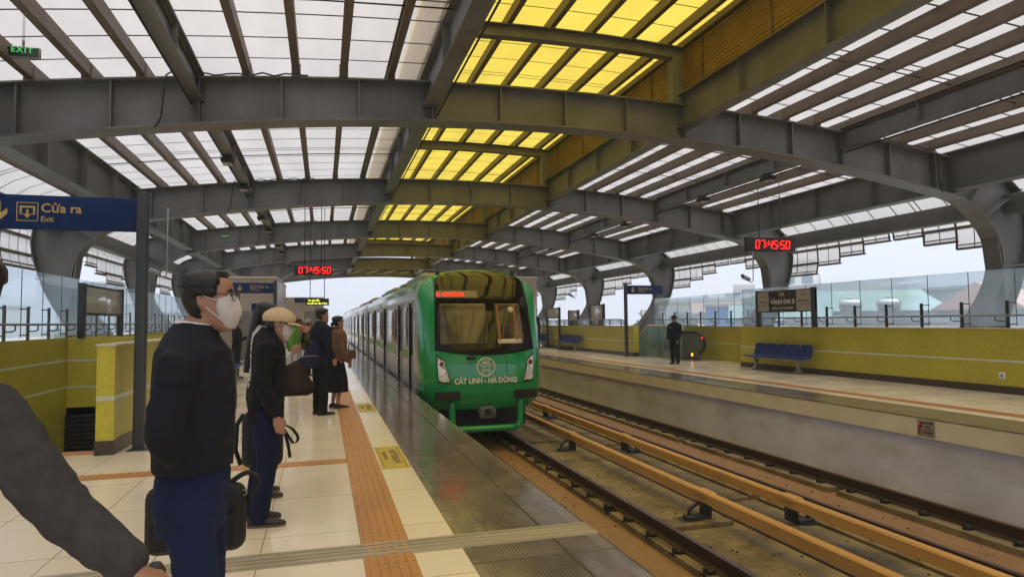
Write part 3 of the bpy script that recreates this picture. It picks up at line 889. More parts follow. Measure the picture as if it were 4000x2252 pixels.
def exit_sign(label, loc, rz, w, h, post_side, zb, arrow_first, dim=1.0):
    """board hung beside a post; local x = reading direction, faces -y"""
    t = thing("exit_sign", label, "exit sign", loc, rz, "navy exit signs")
    x0, x1 = (-w, 0) if post_side > 0 else (0, w)
    zt = zb + h
    MB().rbox(x0, x1, -.05, .05, zb, zt, .008).build("sign_board", [M_navy], t)
    px = .06 if post_side > 0 else -.06
    q = MB(); q.rbox(px - .06, px + .06, -.06, .06, 0, zt + .09, .01)
    q.rbox(px - .11, px + .11, -.11, .11, 0, .012, .004)
    q.build("post", [M_post], t)
    fm = lambda x, z: face_m((x, -.053, z), (1, 0, 0), (0, 0, 1))
    zc = zb + h * .5; k = h / .4
    xi = arrow_first[1]

    def arrow(x, z, s, nm="down_arrow"):
        q = MB()
        P_ = [(-.022, .09), (.022, .09), (.022, -.02), (.075, .03), (.075, -.025), (0, -.1), (-.075, -.025), (-.075, .03), (-.022, -.02)]
        q.prism([(x + a * s, z + b * s) for a, b in P_], 'y', -.056, -.051)
        q.build(nm, [M_gold], t)
    if arrow_first[0] is not None: arrow(arrow_first[0], zc, 1.25 * k)
    q = MB()                                                # pictogram: frame, gate, arrow
    s = .11 * k
    for a, b, c, d in ((-1, 1, .92, 1), (-1, 1, -1, -.92), (-1, -.92, -.92, .92), (.92, 1, -.92, .92), (-.72, .72, .42, .62), (-.72, -.52, -.25, .42), (.52, .72, -.25, .42), (-.72, -.36, -.3, -.2), (.36, .72, -.3, -.2)):
        q.box(xi + a * s, xi + b * s, -.055, -.051, zc + c * s, zc + d * s)
    P_ = [(-.1, .25), (.1, .25), (.1, -.25), (.36, -.25), (0, -.72), (-.36, -.25), (-.1, -.25)]
    q.prism([(xi + a * s, zc + b * s) for a, b in P_], 'y', -.055, -.051)
    q.build("exit_pictogram", [M_gold], t)
    text("lettering", "Cửa ra", .148 * k, M_gold, t, fm(xi + .14 * k, zc + .045 * k), .003, align='LEFT')
    text("lettering", "Exit", .088 * k, M_gold, t, fm(xi + .14 * k, zc - .085 * k), .001, align='LEFT')
    return t


exit_sign("large navy exit sign on a dark post beside the near stairwell", (-2.20, 8.99, 0), 0, 2.3, .40, 1, 2.645, (-1.44, -1.145))
exit_sign("navy exit sign in front of the beige lift block, beyond the masked man", (-1.72, 25.0, 0), 0, 1.55, .37, 1, 2.60, (-1.12, -.68))
exit_sign("navy exit sign on a thin post at the distant yellow wall end", (12.20, 25.1, 0), 0, 1.65, .37, -1, 2.60, (.25, .6))
for x0, x1, y, z0, z1, lab in ((-1.6, -.28, 40.0, 2.72, 3.0, "small navy sign half hidden behind the beige cap"), (-2.65, -2.35, 27.0, 2.0, 2.3, "tiny navy sign left of the long haired woman")):
    t = thing("direction_sign", lab, "sign", ((x0 + x1) / 2, y, 0), 0, "small navy direction signs"); w = (x1 - x0) / 2
    MB().rbox(-w, w, -.04, .04, z0, z1, .01).build("sign_board", [M_navy], t)
    MB().tube([(w * .8, 0, 0 if y < 30 else 0), (w * .8, 0, z0)], .03, 8).build("post", [M_post], t)
    if w > .4: text("lettering", "Cửa ra", .13, M_gold, t, face_m((0, -.043, (z0 + z1) / 2), (1, 0, 0), (0, 0, 1)))

# ------------------------------------------------------------------ poster boards and the station name board
M_silver = mat("sky_whitened_poster", (0.62, 0.61, 0.60), 0.09, 0.35, 0.12, 2.2, 0.05, 3.0)  # whitish base puts the sky's reflection into the face colour


def poster(label, X, y0, y1, z0, z1, s, zb=1.27, wide=False):
    t = thing("poster_board", label, "poster board", (X, (y0 + y1) / 2, 0), 0, "glossy poster boards"); w = (y1 - y0) / 2
    MB().rbox(-.04, .04, -w, w, z0, z1, .01).build("board", [M_post], t)
    MB().rbox(s * .041 - .004, s * .041 + .004, -w + .07, w - .07, z0 + .05, z1 - .05, .004).build("glazed_face", [M_silver], t)
    for k in (-1, 1): MB().rbox(-.05, .05, k * w - .09, k * w + .09, zb, z1 + .02, .012).build("leg", [M_post], t)
    return t


poster("glossy poster board on two dark legs by the left glass fence", -4.32, 14.0, 16.4, 1.70, 2.28, 1)
poster("tall glossy poster board standing above the distant yellow wall", 12.68, 28.6, 30.1, 1.28, 2.28, -1)
poster("narrow poster cabinet with a red mark, above the far bench", 12.68, 31.8, 33.1, 1.28, 2.06, -1)
poster("dark framed board beside the pinkish block on the far platform", 12.3, 33.6, 35.6, 1.65, 2.24, -1, 0.0)

M_sign_brown = mat("dark_brown_sign_face", (0.045, 0.033, 0.03), 0.3, 0, 0.1, 4)
M_sign_grey = mat("grey_beige_sign_face", (0.40, 0.35, 0.31), 0.35, 0, 0.08, 4)
M_letter = mat("pale_sign_lettering", (0.72, 0.69, 0.65), 0.45)
M_ink = mat("dark_sign_lettering", (0.05, 0.045, 0.04), 0.5)
t = thing("station_name_board", "dark station name board with grey side panels on the right yellow wall", "name board", (12.70, 15.95, 0), 0)
MB().rbox(-.05, .05, -1.22, 1.24, 1.70, 2.33, .012).build("board", [M_post], t)
MB().box(-.056, -.05, -.52, .62, 1.73, 2.30).build("centre_panel", [M_sign_brown], t)
MB().box(-.056, -.05, .64, 1.17, 1.73, 2.30).build("side_panel", [M_sign_grey], t)
MB().box(-.056, -.05, -1.12, -.54, 1.73, 2.30).build("side_panel", [M_sign_grey], t)
for y in (-1.16, 1.2): MB().rbox(-.06, .06, y - .06, y + .06, 1.27, 2.36, .012).build("leg", [M_post], t)
nm = lambda y, z: face_m((-.058, y, z), (0, -1, 0), (0, 0, 1))
text("lettering", "GA", .15, M_letter, t, nm(.05, 2.21), .002)
text("lettering", "VÀNH ĐAI 3", .18, M_letter, t, nm(.05, 1.99), .004, width=1.02)
text("lettering", "VANH DAI 3 STATION", .08, M_letter, t, nm(.05, 1.81), .001, width=.9)
for y, words in ((.905, ("Tuyến", "CÁT LINH", "Cat Linh")), (-.83, ("Tuyến", "HÀ ĐÔNG", "Ha Dong"))):
    for wd, z, sz, wi in ((words[0], 2.17, .05, .26), (words[1], 2.0, .075, .40), (words[2], 1.91, .045, .36)):
        text("lettering", wd, sz, M_ink, t, nm(y, z), .001, width=wi)

# ------------------------------------------------------------------ digital clocks and the departure board
M_led = emit("red_led", (1.0, 0.012, 0.008), 1.6)
M_ledy = emit("yellow_led", (0.75, 0.85, 0.06), 1.0)
SEG = {'0': 'abcdef', '1': 'bc', '2': 'abged', '3': 'abgcd', '4': 'fgbc', '5': 'afgcd', '6': 'afgedc', '7': 'abc', '8': 'abcdefg', '9': 'abcdfg'}


def led_digits(mb, s, h, x0, z0, y):
    w, t_, sl = h * .5, h * .13, .12
    def seg(x, z, hor):
        P_ = [(x, z - t_ / 2), (x + w, z - t_ / 2), (x + w, z + t_ / 2), (x, z + t_ / 2)] if hor else [(x - t_ / 2, z), (x + t_ / 2, z), (x + t_ / 2, z + h / 2), (x - t_ / 2, z + h / 2)]
        mb.prism([(a + (b - z0) * sl, b) for a, b in P_], 'y', y - .004, y)
    x = x0
    for c in s:
        if c == ':':
            for dz in (.3, .68): seg_z = z0 + h * dz; mb.prism([(x + a * t_ + h * dz * sl, seg_z + b * t_) for a, b in ((-.5, -.5), (.5, -.5), (.5, .5), (-.5, .5))], 'y', y - .004, y)
            x += h * .26; continue
        for g in SEG[c]:
            dx, dz, hor = {'a': (0, h, 1), 'b': (w, h / 2, 0), 'c': (w, 0, 0), 'd': (0, 0, 1), 'e': (0, 0, 0), 'f': (0, h / 2, 0), 'g': (0, h / 2, 1)}[g]
            seg(x + dx, z0 + dz, hor)
        x += w + h * .3
    return x


def clock(label, loc, rz, w, h, dh, zroof):
    t = thing("digital_clock", label, "clock", loc, rz, "red digital clocks")
    MB().rbox(-w / 2, w / 2, -.06, .06, -h / 2, h / 2, .012).build("clock_case", [M_dark], t)
    q = MB(); x = led_digits(q, "07:45:50", dh, 0, -dh / 2, -.063)
    off = -x / 2 + .06
    q.v = [(a + off, b, c) for a, b, c in q.v]
    q.build("clock_digits", [M_led], t)
    for s in (-1, 1): MB().tube([(s * w * .22, 0, h / 2), (s * w * .22, 0, zroof - loc[2])], .012, 6).build("hanger", [M_dark], t)
    return t


clock("red digital clock hanging over the left platform", (-.27, 18.45, 2.93), 0, .98, .27, .16, 4.85)
clock("large red digital clock hanging at the right", (11.53, 15.0, 3.49), -.03, 1.50, .38, .205, 5.2)
t = thing("departure_board", "small dark train arrival board with yellow letters above the platform", "display board", (-.17, 20.0, 2.13), 0)
MB().rbox(-.33, .33, -.05, .05, -.1, .1, .01).build("board_case", [M_dark], t)
text("display_text", "Tàu sắp đến", .07, M_ledy, t, face_m((-.1, -.053, .042), (1, 0, 0), (0, 0, 1)), .002, width=.32)
text("display_text", "Chuyến tàu tiếp 6 Phút", .07, M_ledy, t, face_m((0, -.053, -.045), (1, 0, 0), (0, 0, 1)), .002, width=.56)
for s in (-1, 1): MB().tube([(s * .2, 0, .1), (s * .2, 0, 2.75)], .012, 6).build("hanger", [M_dark], t)

# small hanging EXIT signs
M_exitgreen = emit("green_exit_letter", (0.08, 0.5, 0.12), 0.35)
M_exitbox = mat("dark_green_exit_glass", (0.008, 0.035, 0.022), 0.2)
first = None
for lab, loc, k in (("small green EXIT sign hanging at the top left corner", (-3.84, 10.0, 5.12 - .0), 1.0), ("tiny dark EXIT sign hanging above the masked man", (-3.2, 24.0, 4.45), .75), ("tiny green EXIT sign hanging over the far platform", (13.14, 24.0, 4.49), .78)):
    t = thing("exit_light", lab, "exit light", loc, 0, "hanging EXIT signs")
    w, h = .2 * k, .075 * k
    MB().rbox(-w, w, -.03, .03, -h, h, .01).build("sign_case", [M_bolt], t)
    MB().box(-w + .012, w - .012, -.034, -.03, -h + .012, h - .012).build("sign_face", [M_exitbox], t)
    text("lettering", "EXIT", .105 * k, M_exitgreen, t, face_m((0, -.036, .022 * k), (1, 0, 0), (0, 0, 1)), .002, space=1.25)
    MB().tube([(0, 0, h), (0, 0, .62 if k < 1 else 1.0)], .016 if k == 1 else .01, 8).build("hanger", [M_bolt], t)

# ------------------------------------------------------------------ blue benches
M_blue = mat("blue_plastic_seat", (0.012, 0.035, 0.16), 0.4, 0, 0.12, 5, spec=.3)
M_cast = mat("cast_aluminium", (0.34, 0.32, 0.29), 0.4, 0.5, 0.12, 6)


def seat_mb():
    q = MB()
    prof = [(.22, .43), (.17, .445), (.05, .425), (-.08, .42), (-.15, .435), (-.19, .50), (-.225, .62), (-.245, .74), (-.25, .79)]
    pr = smooth_pts(prof, 3)
    rows = []
    for i, p_ in enumerate(pr):
        t_ = i / (len(pr) - 1)
        wd = .235 - .03 * max(0, (t_ - .75) / .25) ** 2 * 1.6
        row = []
        for j in range(9):
            a = -1 + 2 * j / 8
            row.append((a * wd, p_.x + .02 * a * a * (1 if t_ > .5 else 0), p_.y + (.018 * a * a if t_ < .5 else 0)))
        rows.append(row)
    n = Vector((0, 0, 0))
    top = rows; botr = [[(x, y - (.02 if i > len(rows) * .5 else 0), z - (.02 if i <= len(rows) * .5 else 0)) for x, y, z in r] for i, r in enumerate(rows)]
    for i in range(len(rows) - 1):
        for R_ in (top, botr): q.strip(R_[i], R_[i + 1])
    for R0 in ((top[0], botr[0]), (top[-1], botr[-1])): q.strip(R0[0], R0[1])
    for j in (0, -1): q.strip([r[j] for r in top], [r[j] for r in botr])
    return q


seat_me = seat_mb().mesh("seat", [M_blue])


def bench(label, loc, rz, n, group="blue seat benches"):
    """local x along the seats, sitters face +y"""
    t = thing("seat_bench", label, "bench", loc, rz, group)
    for k in range(n):
        o = bpy.data.objects.new("seat", seat_me); COL.objects.link(o); o.parent = t; o.location = ((k - (n - 1) / 2) * .49, 0, 0)
    L_ = n * .49 / 2
    MB().rbox(-L_ + .05, L_ - .05, -.05, .03, .34, .40, .01).build("beam", [M_cast], t)
    for s in (-1, 1):
        x = s * (L_ - .32)
        q = MB()
        q.loft([[(x + a * w, yy + b * d, z) for a, b in ((-1, -1), (1, -1), (1, 1), (-1, 1))] for z, w, d, yy in ((.36, .03, .13, 0), (.27, .03, .06, -.01), (.13, .03, .045, -.01), (.06, .035, .10, 0), (.02, .04, .22, 0), (0, .04, .25, 0))], 0, True, False)
        q.build("leg", [M_cast], t)
    return t


bench("row of five blue seats against the right yellow wall", (12.42, 16.05, 0), pi / 2, 5)
bench("blue bench against the distant yellow wall right of the train", (12.1, 32.0, 0), pi / 2, 6)
bench("blue bench at the far end beside the person in a yellow vest", (12.0, 36.4, 0), pi / 2, 5)
bench("blue bench on the left platform beyond the masked man", (-2.28, 18.6, 0), -pi / 2, 4)

# ------------------------------------------------------------------ escalator, balustrade
M_greenglass = glass_mat("green_balustrade_glass", (0.62, 0.78, 0.60), 0.08, 0.03, 0.22)
t = thing("escalator", "escalator end with a black rounded handrail and orange light behind the guard", "escalator", (13.45, 21.4, 0), 0)
M_escal = mat("escalator_panel", (0.20, 0.175, 0.165), 0.4, 0.3, 0.08, 4)
out = smooth_pts([(5.0, -1.4), (3.2, .1), (2.5, .68), (1.9, .92), (1.2, .98), (.35, .96), (.08, .82), (0, .62), (.08, .42), (.3, .32)], 4)
inn = [(.34, .30), (5.0, .28), (5.2, -1.5)]
MB().prism([(a.x, a.y) for a in out] + [(a, b) for a, b in inn if True][0:1] + [(1.0, .25), (2.6, .1), (5.0, -2.0)], 'x', -.03, .03).build("side_panel", [M_escal], t)
rp = smooth_pts([(5.0, -1.36), (3.2, .14), (2.5, .72), (1.9, .96), (1.2, 1.03), (.35, 1.01), (.02, .86), (-.07, .62), (.02, .38), (.3, .27)], 5)
MB().tube([(0, a.x, a.y) for a in rp], .05, 8).build("handrail", [mat("black_rubber", (.018, .016, .015), .5)], t)
MB().rbox(-.1, .1, .28, 2.6, 0, .28, .02).build("skirt_panel", [M_escal], t)
MB().rbox(-.9, -.1, .1, 1.2, 0, .012, .004).build("landing_plate", [M_inox], t)
q = MB(); q.disc((-.112, .62, .2), .06, 'x', 16, 0, 0, .012); q.build("indicator_lamp", [emit("amber_lamp", (1.0, .38, .01), 2.2)], t)
q = MB(); q.disc((-.055, .0, .84), .035, 'x', 12, 0, 0, .01); q.build("indicator_lamp", [emit("red_lamp", (1.0, .05, .03), 1.2)], t)
t = thing("balustrade", "green glass balustrade with a sloping metal handrail beside the guard", "balustrade", (12.9, 24.9, 0), 0)
MB().box(-.008, .008, -2.9, -.1, 0.02, 1.22).build("glass_panel", [M_greenglass], t)
MB().prism([(-.1, 1.22), (2.9, -.9), (2.9, -1.6), (-.1, .02)], 'x', -.008, .008).build("glass_panel", [M_greenglass], t)
MB().tube([(0, 3.0, -.95), (0, -.1, 1.26), (0, -.25, 1.29), (0, -2.8, 1.29), (0, -3.0, 1.25), (0, -3.02, 1.1)], .03, 8).build("handrail", [M_cap], t)
q = MB()
for y, z in ((1.1, .38), (-.1, 1.24), (-1.5, 1.27), (-2.9, 1.27)): q.tube([(0, y, min(0, z - 1.2)), (0, y, z)], .018, 8)
q.build("posts", [M_bolt], t)
o = bpy.data.objects["balustrade"]

# ------------------------------------------------------------------ warning plate, floor stickers
M_plate = mat("dirty_white_plate", (0.36, 0.31, 0.28), 0.5, 0, 0.2, 9)
M_red = mat("red_print", (0.33, 0.015, 0.02), 0.5)
t = thing("warning_plate", "dirty white high voltage warning plate with a red bolt on the platform edge", "warning sign", (8.680, 7.85, -.15), 0)
MB().rbox(-.008, 0, -.15, .15, -.125, .125, .003).build("plate", [M_plate], t)
q = MB(); q.prism([(.07, .1), (.095, .1), (.1, .03), (.135, .03), (.1, -.1), (.085, -.09), (.1, -.005), (.06, -.005)], 'x', -.012, -.008); q.build("lightning_bolt", [M_red], t)
wm = lambda y, z: face_m((-.011, y, z), (0, -1, 0), (0, 0, 1))
text("lettering", "NGUY HIỂM", .05, M_ink, t, wm(-.035, .075), .002, width=.19)
for k, (s_, w_) in enumerate((("ĐIỆN", .09), ("CAO ÁP", .14), ("CẤM LẠI GẦN", .16))):
    text("lettering", s_, .03, M_ink, t, wm(-.035, .025 - .045 * k), .001, width=w_)
M_sticker = mat("yellow_floor_sticker", (0.56, 0.41, 0.045), 0.4, 0, 0.16, 7)
M_stick_ink = mat("worn_sticker_print", (0.17, 0.105, 0.05), 0.5, 0, 0.2, 30)
for lab, y in (("yellow floor sticker with dark letters on the near platform edge", 7.565), ("farther yellow floor sticker beside the couple at the platform edge", 12.07)):
    t = thing("floor_sticker", lab, "floor sticker", (.745, y, 0.0), 0, "yellow floor stickers")
    MB().box(-.15, .142, -.62, .62, .0005, .0045).build("sticker_sheet", [M_sticker], t)
    q = MB(); q.box(-.128, -.122, -.6, .6, .0045, .0055); q.box(.106, .112, -.6, .6, .0045, .0055); q.build("border_line", [M_ink], t)
    fm = lambda x, z: face_m((x, z, .0052), (0, -1, 0), (1, 0, 0))
    text("lettering", "CHÚ Ý KHE HỞ", .095, M_stick_ink, t, fm(.03, .02), .006, width=.78)
    text("lettering", "MIND THE GAP", .05, M_stick_ink, t, fm(-.07, .06), .003, width=.44)

# ------------------------------------------------------------------ floodlights on the roof beams, cctv cameras
M_lamp = mat("floodlight_glass", (0.42, 0.36, 0.33), 0.25)


def flood(loc, lab, s):
    t = thing("floodlight", lab, "floodlight", loc, 0, "floodlights on the roof beams")
    MB().rbox(-.12, .12, -.16, .16, -.13, -.02, .02).build("lamp_case", [M_dark], t)
    MB().rbox(-.09, .09, -.13, .13, -.142, -.128, .004).build("lamp_glass", [M_lamp], t)
    q = MB(); q.tube([(-.14, 0, -.06), (-.14, 0, .05), (.14, 0, .05), (.14, 0, -.06)], .012, 6); q.build("bracket", [M_dark], t)
    return t


k = 0
for gi, gy in enumerate(GY[2:-1]):
    for f_, wd in ((.36, "first"), (.72, "second")):
        bay = ["nearest", "second", "third", "fourth", "fifth", "sixth"][gi]
        flood((XC - 6.05, gy + 7.75 * f_ + .7, 4.93), "black floodlight under the left roof beam, %s of the %s roof bay" % (wd, bay), -1)
        flood((XC + 6.05, gy + 7.75 * f_ - .5, 4.93), "black floodlight under the right roof beam, %s of the %s roof bay" % (wd, bay), 1)
q_wh = M_bolt
for lab, (x, y, z, zt) in (("small bent cctv camera hanging left of the station name board", (12.0, 16.75, 2.72, 3.8)), ("cctv camera on a hook over the distant lobby wall", (12.0, 31.0, 2.78, 4.0)), ("cctv camera hanging by the left glass fence", (-3.7, 16.6, 2.72, 4.2))):
    t = thing("cctv_camera", lab, "camera", (x, y, z), 0, "hanging cctv cameras")
    MB().rbox(-.12, .14, -.06, .06, -.05, .05, .02, M=Matrix.Rotation(.4, 4, 'Y')).build("camera_body", [M_bolt], t)
    MB().rbox(-.16, -.1, -.05, .05, -.01, .06, .01, M=Matrix.Rotation(.4, 4, 'Y')).build("lens_hood", [M_dark], t)
    MB().tube([(.1, 0, -.06), (.17, 0, -.13), (.24, 0, -.1), (.26, 0, .02), (.26, 0, zt - z)], .014, 8).build("hanger", [q_wh], t)
# ------------------------------------------------------------------ the train
M_silver_body = mat("silver_train_paint", (0.50, 0.49, 0.50), 0.24, 0.55, 0.06, 2, stretch=(1, .2, 1))
M_green = mat("green_train_paint", (0.005, 0.295, 0.078), 0.2, 0, 0.05, 2, coat=0.6)
M_black_gloss = mat("black_gloss_mask", (0.010, 0.009, 0.008), 0.05, 0, 0.05, 2, spec=0.28)
M_window = mat("dark_train_window", (0.075, 0.055, 0.05), 0.08, 0, 0.15, 1.5, spec=0.8)
M_under = mat("underframe_black", (0.02, 0.019, 0.018), 0.6, 0.2, 0.2, 5)
M_roof = mat("train_roof_grey", (0.30, 0.29, 0.28), 0.5, 0, 0.15, 1)
M_white_let = mat("cream_train_lettering", (0.74, 0.72, 0.58), 0.4)
M_frame = mat("door_frame_silver", (0.58, 0.57, 0.57), 0.3, 0.6, 0.05, 3)
XT = 3.35
tr = thing("metro_train", "green and silver metro train arriving at the left platform", "train", (XT, 0, 0))
HW = 1.385
side = [(HW, -.12), (HW, 2.05), (1.365, 2.2), (1.28, 2.36), (1.08, 2.52), (.75, 2.63), (.35, 2.68), (0, 2.69)]
NC = 4
car_starts = [14.95] + [31.95 + 19.2 * k for k in range(3)]
car_ends = [31.55 + 19.2 * k for k in range(4)]
M_gstripe = mat("green_side_stripe", (0.16, 0.33, 0.09), 0.35, 0, 0.1, 3)
for ci, (ya, yb) in enumerate(zip(car_starts, car_ends)):
    core = [(x - .05 if x > .2 else x, z - .04) for x, z in side[1:]]
    P_ = [(HW - .06, -.1)] + core
    full = P_ + [(-x, z) for x, z in reversed(P_[:-1])]
    body = MB().prism(full, 'y', ya + .02, yb - .02, 0)
    if ci == 0: ds = [17.6, 22.0, 26.45, 30.4]
    else: ds = [ya + 2.35 + 4.75 * k for k in range(4)]
    openings = [(d - .57, d + .57) for d in ds]
    if ci == 0: openings = [(14.97, 15.77)] + openings
    roofp = side[2:]
    rp = [(HW + .0, 1.97)] + [(HW, 2.05)] + roofp
    fo = rp + [(-x, z) for x, z in reversed(rp[:-1])]
    body.prism(fo, 'y', ya, yb, 1)
    for s in (-1, 1):
        cur = ya
        for a, b in openings + [(yb, yb)]:
            body.box(min(s * HW, s * (HW - .05)), max(s * HW, s * (HW - .05)), cur, a, -.12, 1.968, 1); cur = b
    body.build("car_body", [M_under, M_silver_body], tr)
    RF, RK = (side[2:], 1.004) if ci == 0 else (side[3:], .985)
    MB().prism([(x * RK, z + .006) for x, z in RF] + [(-x * RK, z + .006) for x, z in reversed(RF[:-1])] , 'y', ya + .02, yb - .05).build("roof", [M_green if ci == 0 else M_roof], tr)
    for s in (-1, 1):
        last = openings[0][1] if ci == 0 else ya + .25
        segs = []
        for i, (a, b) in enumerate(openings):
            q = MB()                                        # recessed leaves with a dark pane each, silver jamb
            xx = HW - .042
            q.box(min(s * xx, s * (xx - .01)), max(s * xx, s * (xx - .01)), a, b, -.1, 1.96, 0)
            mid = (a + b) / 2
            for (l0, l1) in ((a + .07, mid - .02), (mid + .02, b - .07)):
                q.box(min(s * (xx + .004), s * xx), max(s * (xx + .004), s * xx), l0, l1, .75, 1.85, 1)
            q.box(min(s * (xx + .012), s * xx), max(s * (xx + .012), s * xx), mid - .012, mid + .012, -.1, 1.96, 2)
            q.build("door", [M_frame, M_window, M_under], tr)
            q = MB(); o_ = HW + .012
            for l0, l1, z0, z1 in ((a - .045, a, -.1, 2.0), (b, b + .045, -.1, 2.0), (a - .045, b + .045, 1.965, 2.02)):
                q.box(min(s * o_, s * (HW - .05)), max(s * o_, s * (HW - .05)), l0, l1, z0, z1)
            q.box(min(s * (HW + .03), s * (HW - .04)), max(s * (HW + .03), s * (HW - .04)), a, b, -.115, -.085)
            q.build("door_frame", [M_frame], tr)
        bounds = [(openings[i][1] + .22, openings[i + 1][0] - .22) for i in range(len(openings) - 1)]
        bounds.append((openings[-1][1] + .2, yb - .35))
        if ci: bounds.insert(0, (ya + .3, openings[0][0] - .2))
        q2 = MB()
        for (l0, l1) in bounds:
            if l1 - l0 < .35: continue
            q = MB(); q.rbox(min(s * (HW + .006), s * (HW - .01)), max(s * (HW + .006), s * (HW - .01)), l0, l1, .93, 1.88, .004); q.build("window", [M_window], tr)
            q2.box(min(s * (HW + .003), s * (HW - .01)), max(s * (HW + .003), s * (HW - .01)), l0 - .16, l1 + .16, .64, .86)
        q2.build("side_stripe", [M_gstripe], tr)
        if s < 0:
            q = MB()
            for z in (2.13, 2.03): q.disc((-HW - .012, (ya + yb) / 2 + .2, z + .02), .03, 'x', 10, 0, 0, .02)
            q.build("side_lamp", [mat("dark_red_lens", (.12, .01, .01), .2)], tr)
            q = MB(); q.box(-HW - .006, -HW, (ya + yb) / 2 + .5, (ya + yb) / 2 + 1.6, 2.0, 2.14); q.build("side_display", [M_black_gloss], tr)
    q = MB()
    for f0, f1, h_ in ((.17, .34, .16), (.40, .46, .12), (.62, .80, .16), (.86, .9, .1)):
        a, b = ya + (yb - ya) * f0, ya + (yb - ya) * f1
        o = MB(); o.loft([[(x * w, y_, z) for x, y_ in ((-1, a + i), (1, a + i), (1, b - i), (-1, b - i))] for w, z, i in ((.85, 2.6, 0), (.85, 2.69 + h_ * .5, 0), (.7, 2.69 + h_, .12))], 0, True, False)
        o.build("roof_unit", [M_roof], tr)
    MB().box(-1.15, 1.15, ya + .6, yb - .6, -.72, -.1).build("underframe", [M_under], tr)
    for yy in (ya + 2.6, yb - 2.6):
        for dy in (-1.1, 1.1):
            for s in (-1, 1):
                q = MB(); q.disc((s * .72 - .06, yy + dy, -.58), .42, 'x', 24, 0, 0, .12); q.build("wheel", [M_under], tr)
    if ci < NC - 1: MB().rbox(-1.22, 1.22, yb - .05, yb + .45, -.3, 2.5, .05).build("gangway", [M_under], tr)

# cab: rounded front from stacked plan curves
ZW = [(-.36, 1.16, 13.80), (-.2, 1.30, 13.68), (0, 1.375, 13.60), (.3, 1.39, 13.58), (.6, 1.39, 13.60), (.9, 1.388, 13.66), (1.2, 1.384, 13.76), (1.5, 1.376, 13.87), (1.8, 1.384, 13.99), (2.05, 1.382, 14.10), (2.2, 1.36, 14.19), (2.36, 1.275, 14.29), (2.52, 1.075, 14.43), (2.63, .76, 14.60), (2.69, .40, 14.76), (2.705, .15, 14.86)]


def zi(z):
    z = min(max(z, ZW[0][0]), ZW[-1][0])
    for a, b in zip(ZW, ZW[1:]):
        if a[0] <= z <= b[0]:
            t_ = (z - a[0]) / (b[0] - a[0]); t_ = t_
            return a[1] + (b[1] - a[1]) * t_, a[2] + (b[2] - a[2]) * t_
    return ZW[-1][1:]


YBK = 14.95
EXP = 4.0


def cabP(x, z, off=0.0):
    w_, yc = zi(z)
    r = min(1, abs(x) / w_)
    y = YBK - (YBK - yc) * (1 - r ** EXP) ** (1 / EXP)
    return Vector((x, y - off, z))


q = MB()
zs = []
for a, b in zip(ZW, ZW[1:]):
    for k in range(3): zs.append(a[0] + (b[0] - a[0]) * k / 3)
zs.append(ZW[-1][0])
rings = []
NA = 64
for z in zs:
    w_, yc = zi(z); row = []
    for k in range(NA + 1):
        a = -pi / 2 + pi * k / NA
        sx, cx_ = sin(a), cos(a)
        n_ = (abs(sx) ** EXP + abs(cx_) ** EXP) ** (-1 / EXP)
        row.append((w_ * sx * n_, YBK - (YBK - yc) * cx_ * n_, z))
    rings.append(row)
for a, b in zip(rings, rings[1:]): q.strip(a, b)
for i, f_ in enumerate(q.f):                                # the silver side paint starts just behind the cab corner
    kk = i % NA; zc_ = sum(q.v[k][2] for k in f_) / 4
    if (kk < 9 or kk >= NA - 9) and -.12 < zc_ < 2.2: q.m[i] = 1
q.strip(rings[0], [(x, YBK, z) for x, y, z in rings[0]], 0)
q.strip(rings[-1], [(x, YBK, z) for x, y, z in rings[-1]], 0)
q.build("cab_front", [M_green, M_silver_body], tr)


def patch(x0f, x1f, z0f, z1f, off, nu=24, nv=24):
    """piece of the front surface; bounds are functions of z or x"""
    q = MB(); rows = []
    for j in range(nv + 1):
        v = j / nv; row = []
        for i in range(nu + 1):
            u = i / nu
            zc = z0f(0) + (z1f(0) - z0f(0)) * v
            x = x0f(zc) + (x1f(zc) - x0f(zc)) * u
            z = z0f(x) + (z1f(x) - z0f(x)) * v
            x = x0f(z) + (x1f(z) - x0f(z)) * u
            row.append(cabP(x, z, off))
        rows.append(row)
    for a, b in zip(rows, rows[1:]): q.strip(a, b)
    back = [[Vector((p.x, p.y + off + .004, p.z)) for p in r] for r in rows]
    q.strip(rows[0], back[0], 0, False); q.strip(rows[-1], back[-1], 0, False)
    q.strip([r[0] for r in rows], [r[0] for r in back], 0, False); q.strip([r[-1] for r in rows], [r[-1] for r in back], 0, False)
    return q


xm = lambda z: min(1.10 - .055 * max(0, z - .9), zi(z)[0] * .86)
zbm = lambda x: .80 + .12 * (x / 1.1) ** 2
patch(lambda z: -xm(z), xm, zbm, lambda x: 2.66, .014, 40, 40).build("windscreen_mask", [M_black_gloss], tr)
m, N, L, b_ = newmat("cab_pane_painted_interior")  # soft tan patches paint the lit cab interior into an opaque pane
b_.inputs['Base Color'].default_value = (.26, .205, .11, 1); b_.inputs['Roughness'].default_value = .04
b_.inputs['Specular IOR Level'].default_value = .26
tcn = N.new('ShaderNodeTexCoord'); nz = N.new('ShaderNodeTexNoise'); nz.inputs['Scale'].default_value = 1.3
rmp = N.new('ShaderNodeValToRGB'); rmp.color_ramp.elements[0].position = .35; rmp.color_ramp.elements[0].color = (.05, .042, .028, 1)
rmp.color_ramp.elements[1].position = .6; rmp.color_ramp.elements[1].color = (.18, .145, .09, 1)
L.new(tcn.outputs['Object'], nz.inputs['Vector']); L.new(nz.outputs['Fac'], rmp.inputs[0]); L.new(rmp.outputs[0], b_.inputs['Base Color'])
M_cabglass = m
c_ = lambda v: (lambda z: v)
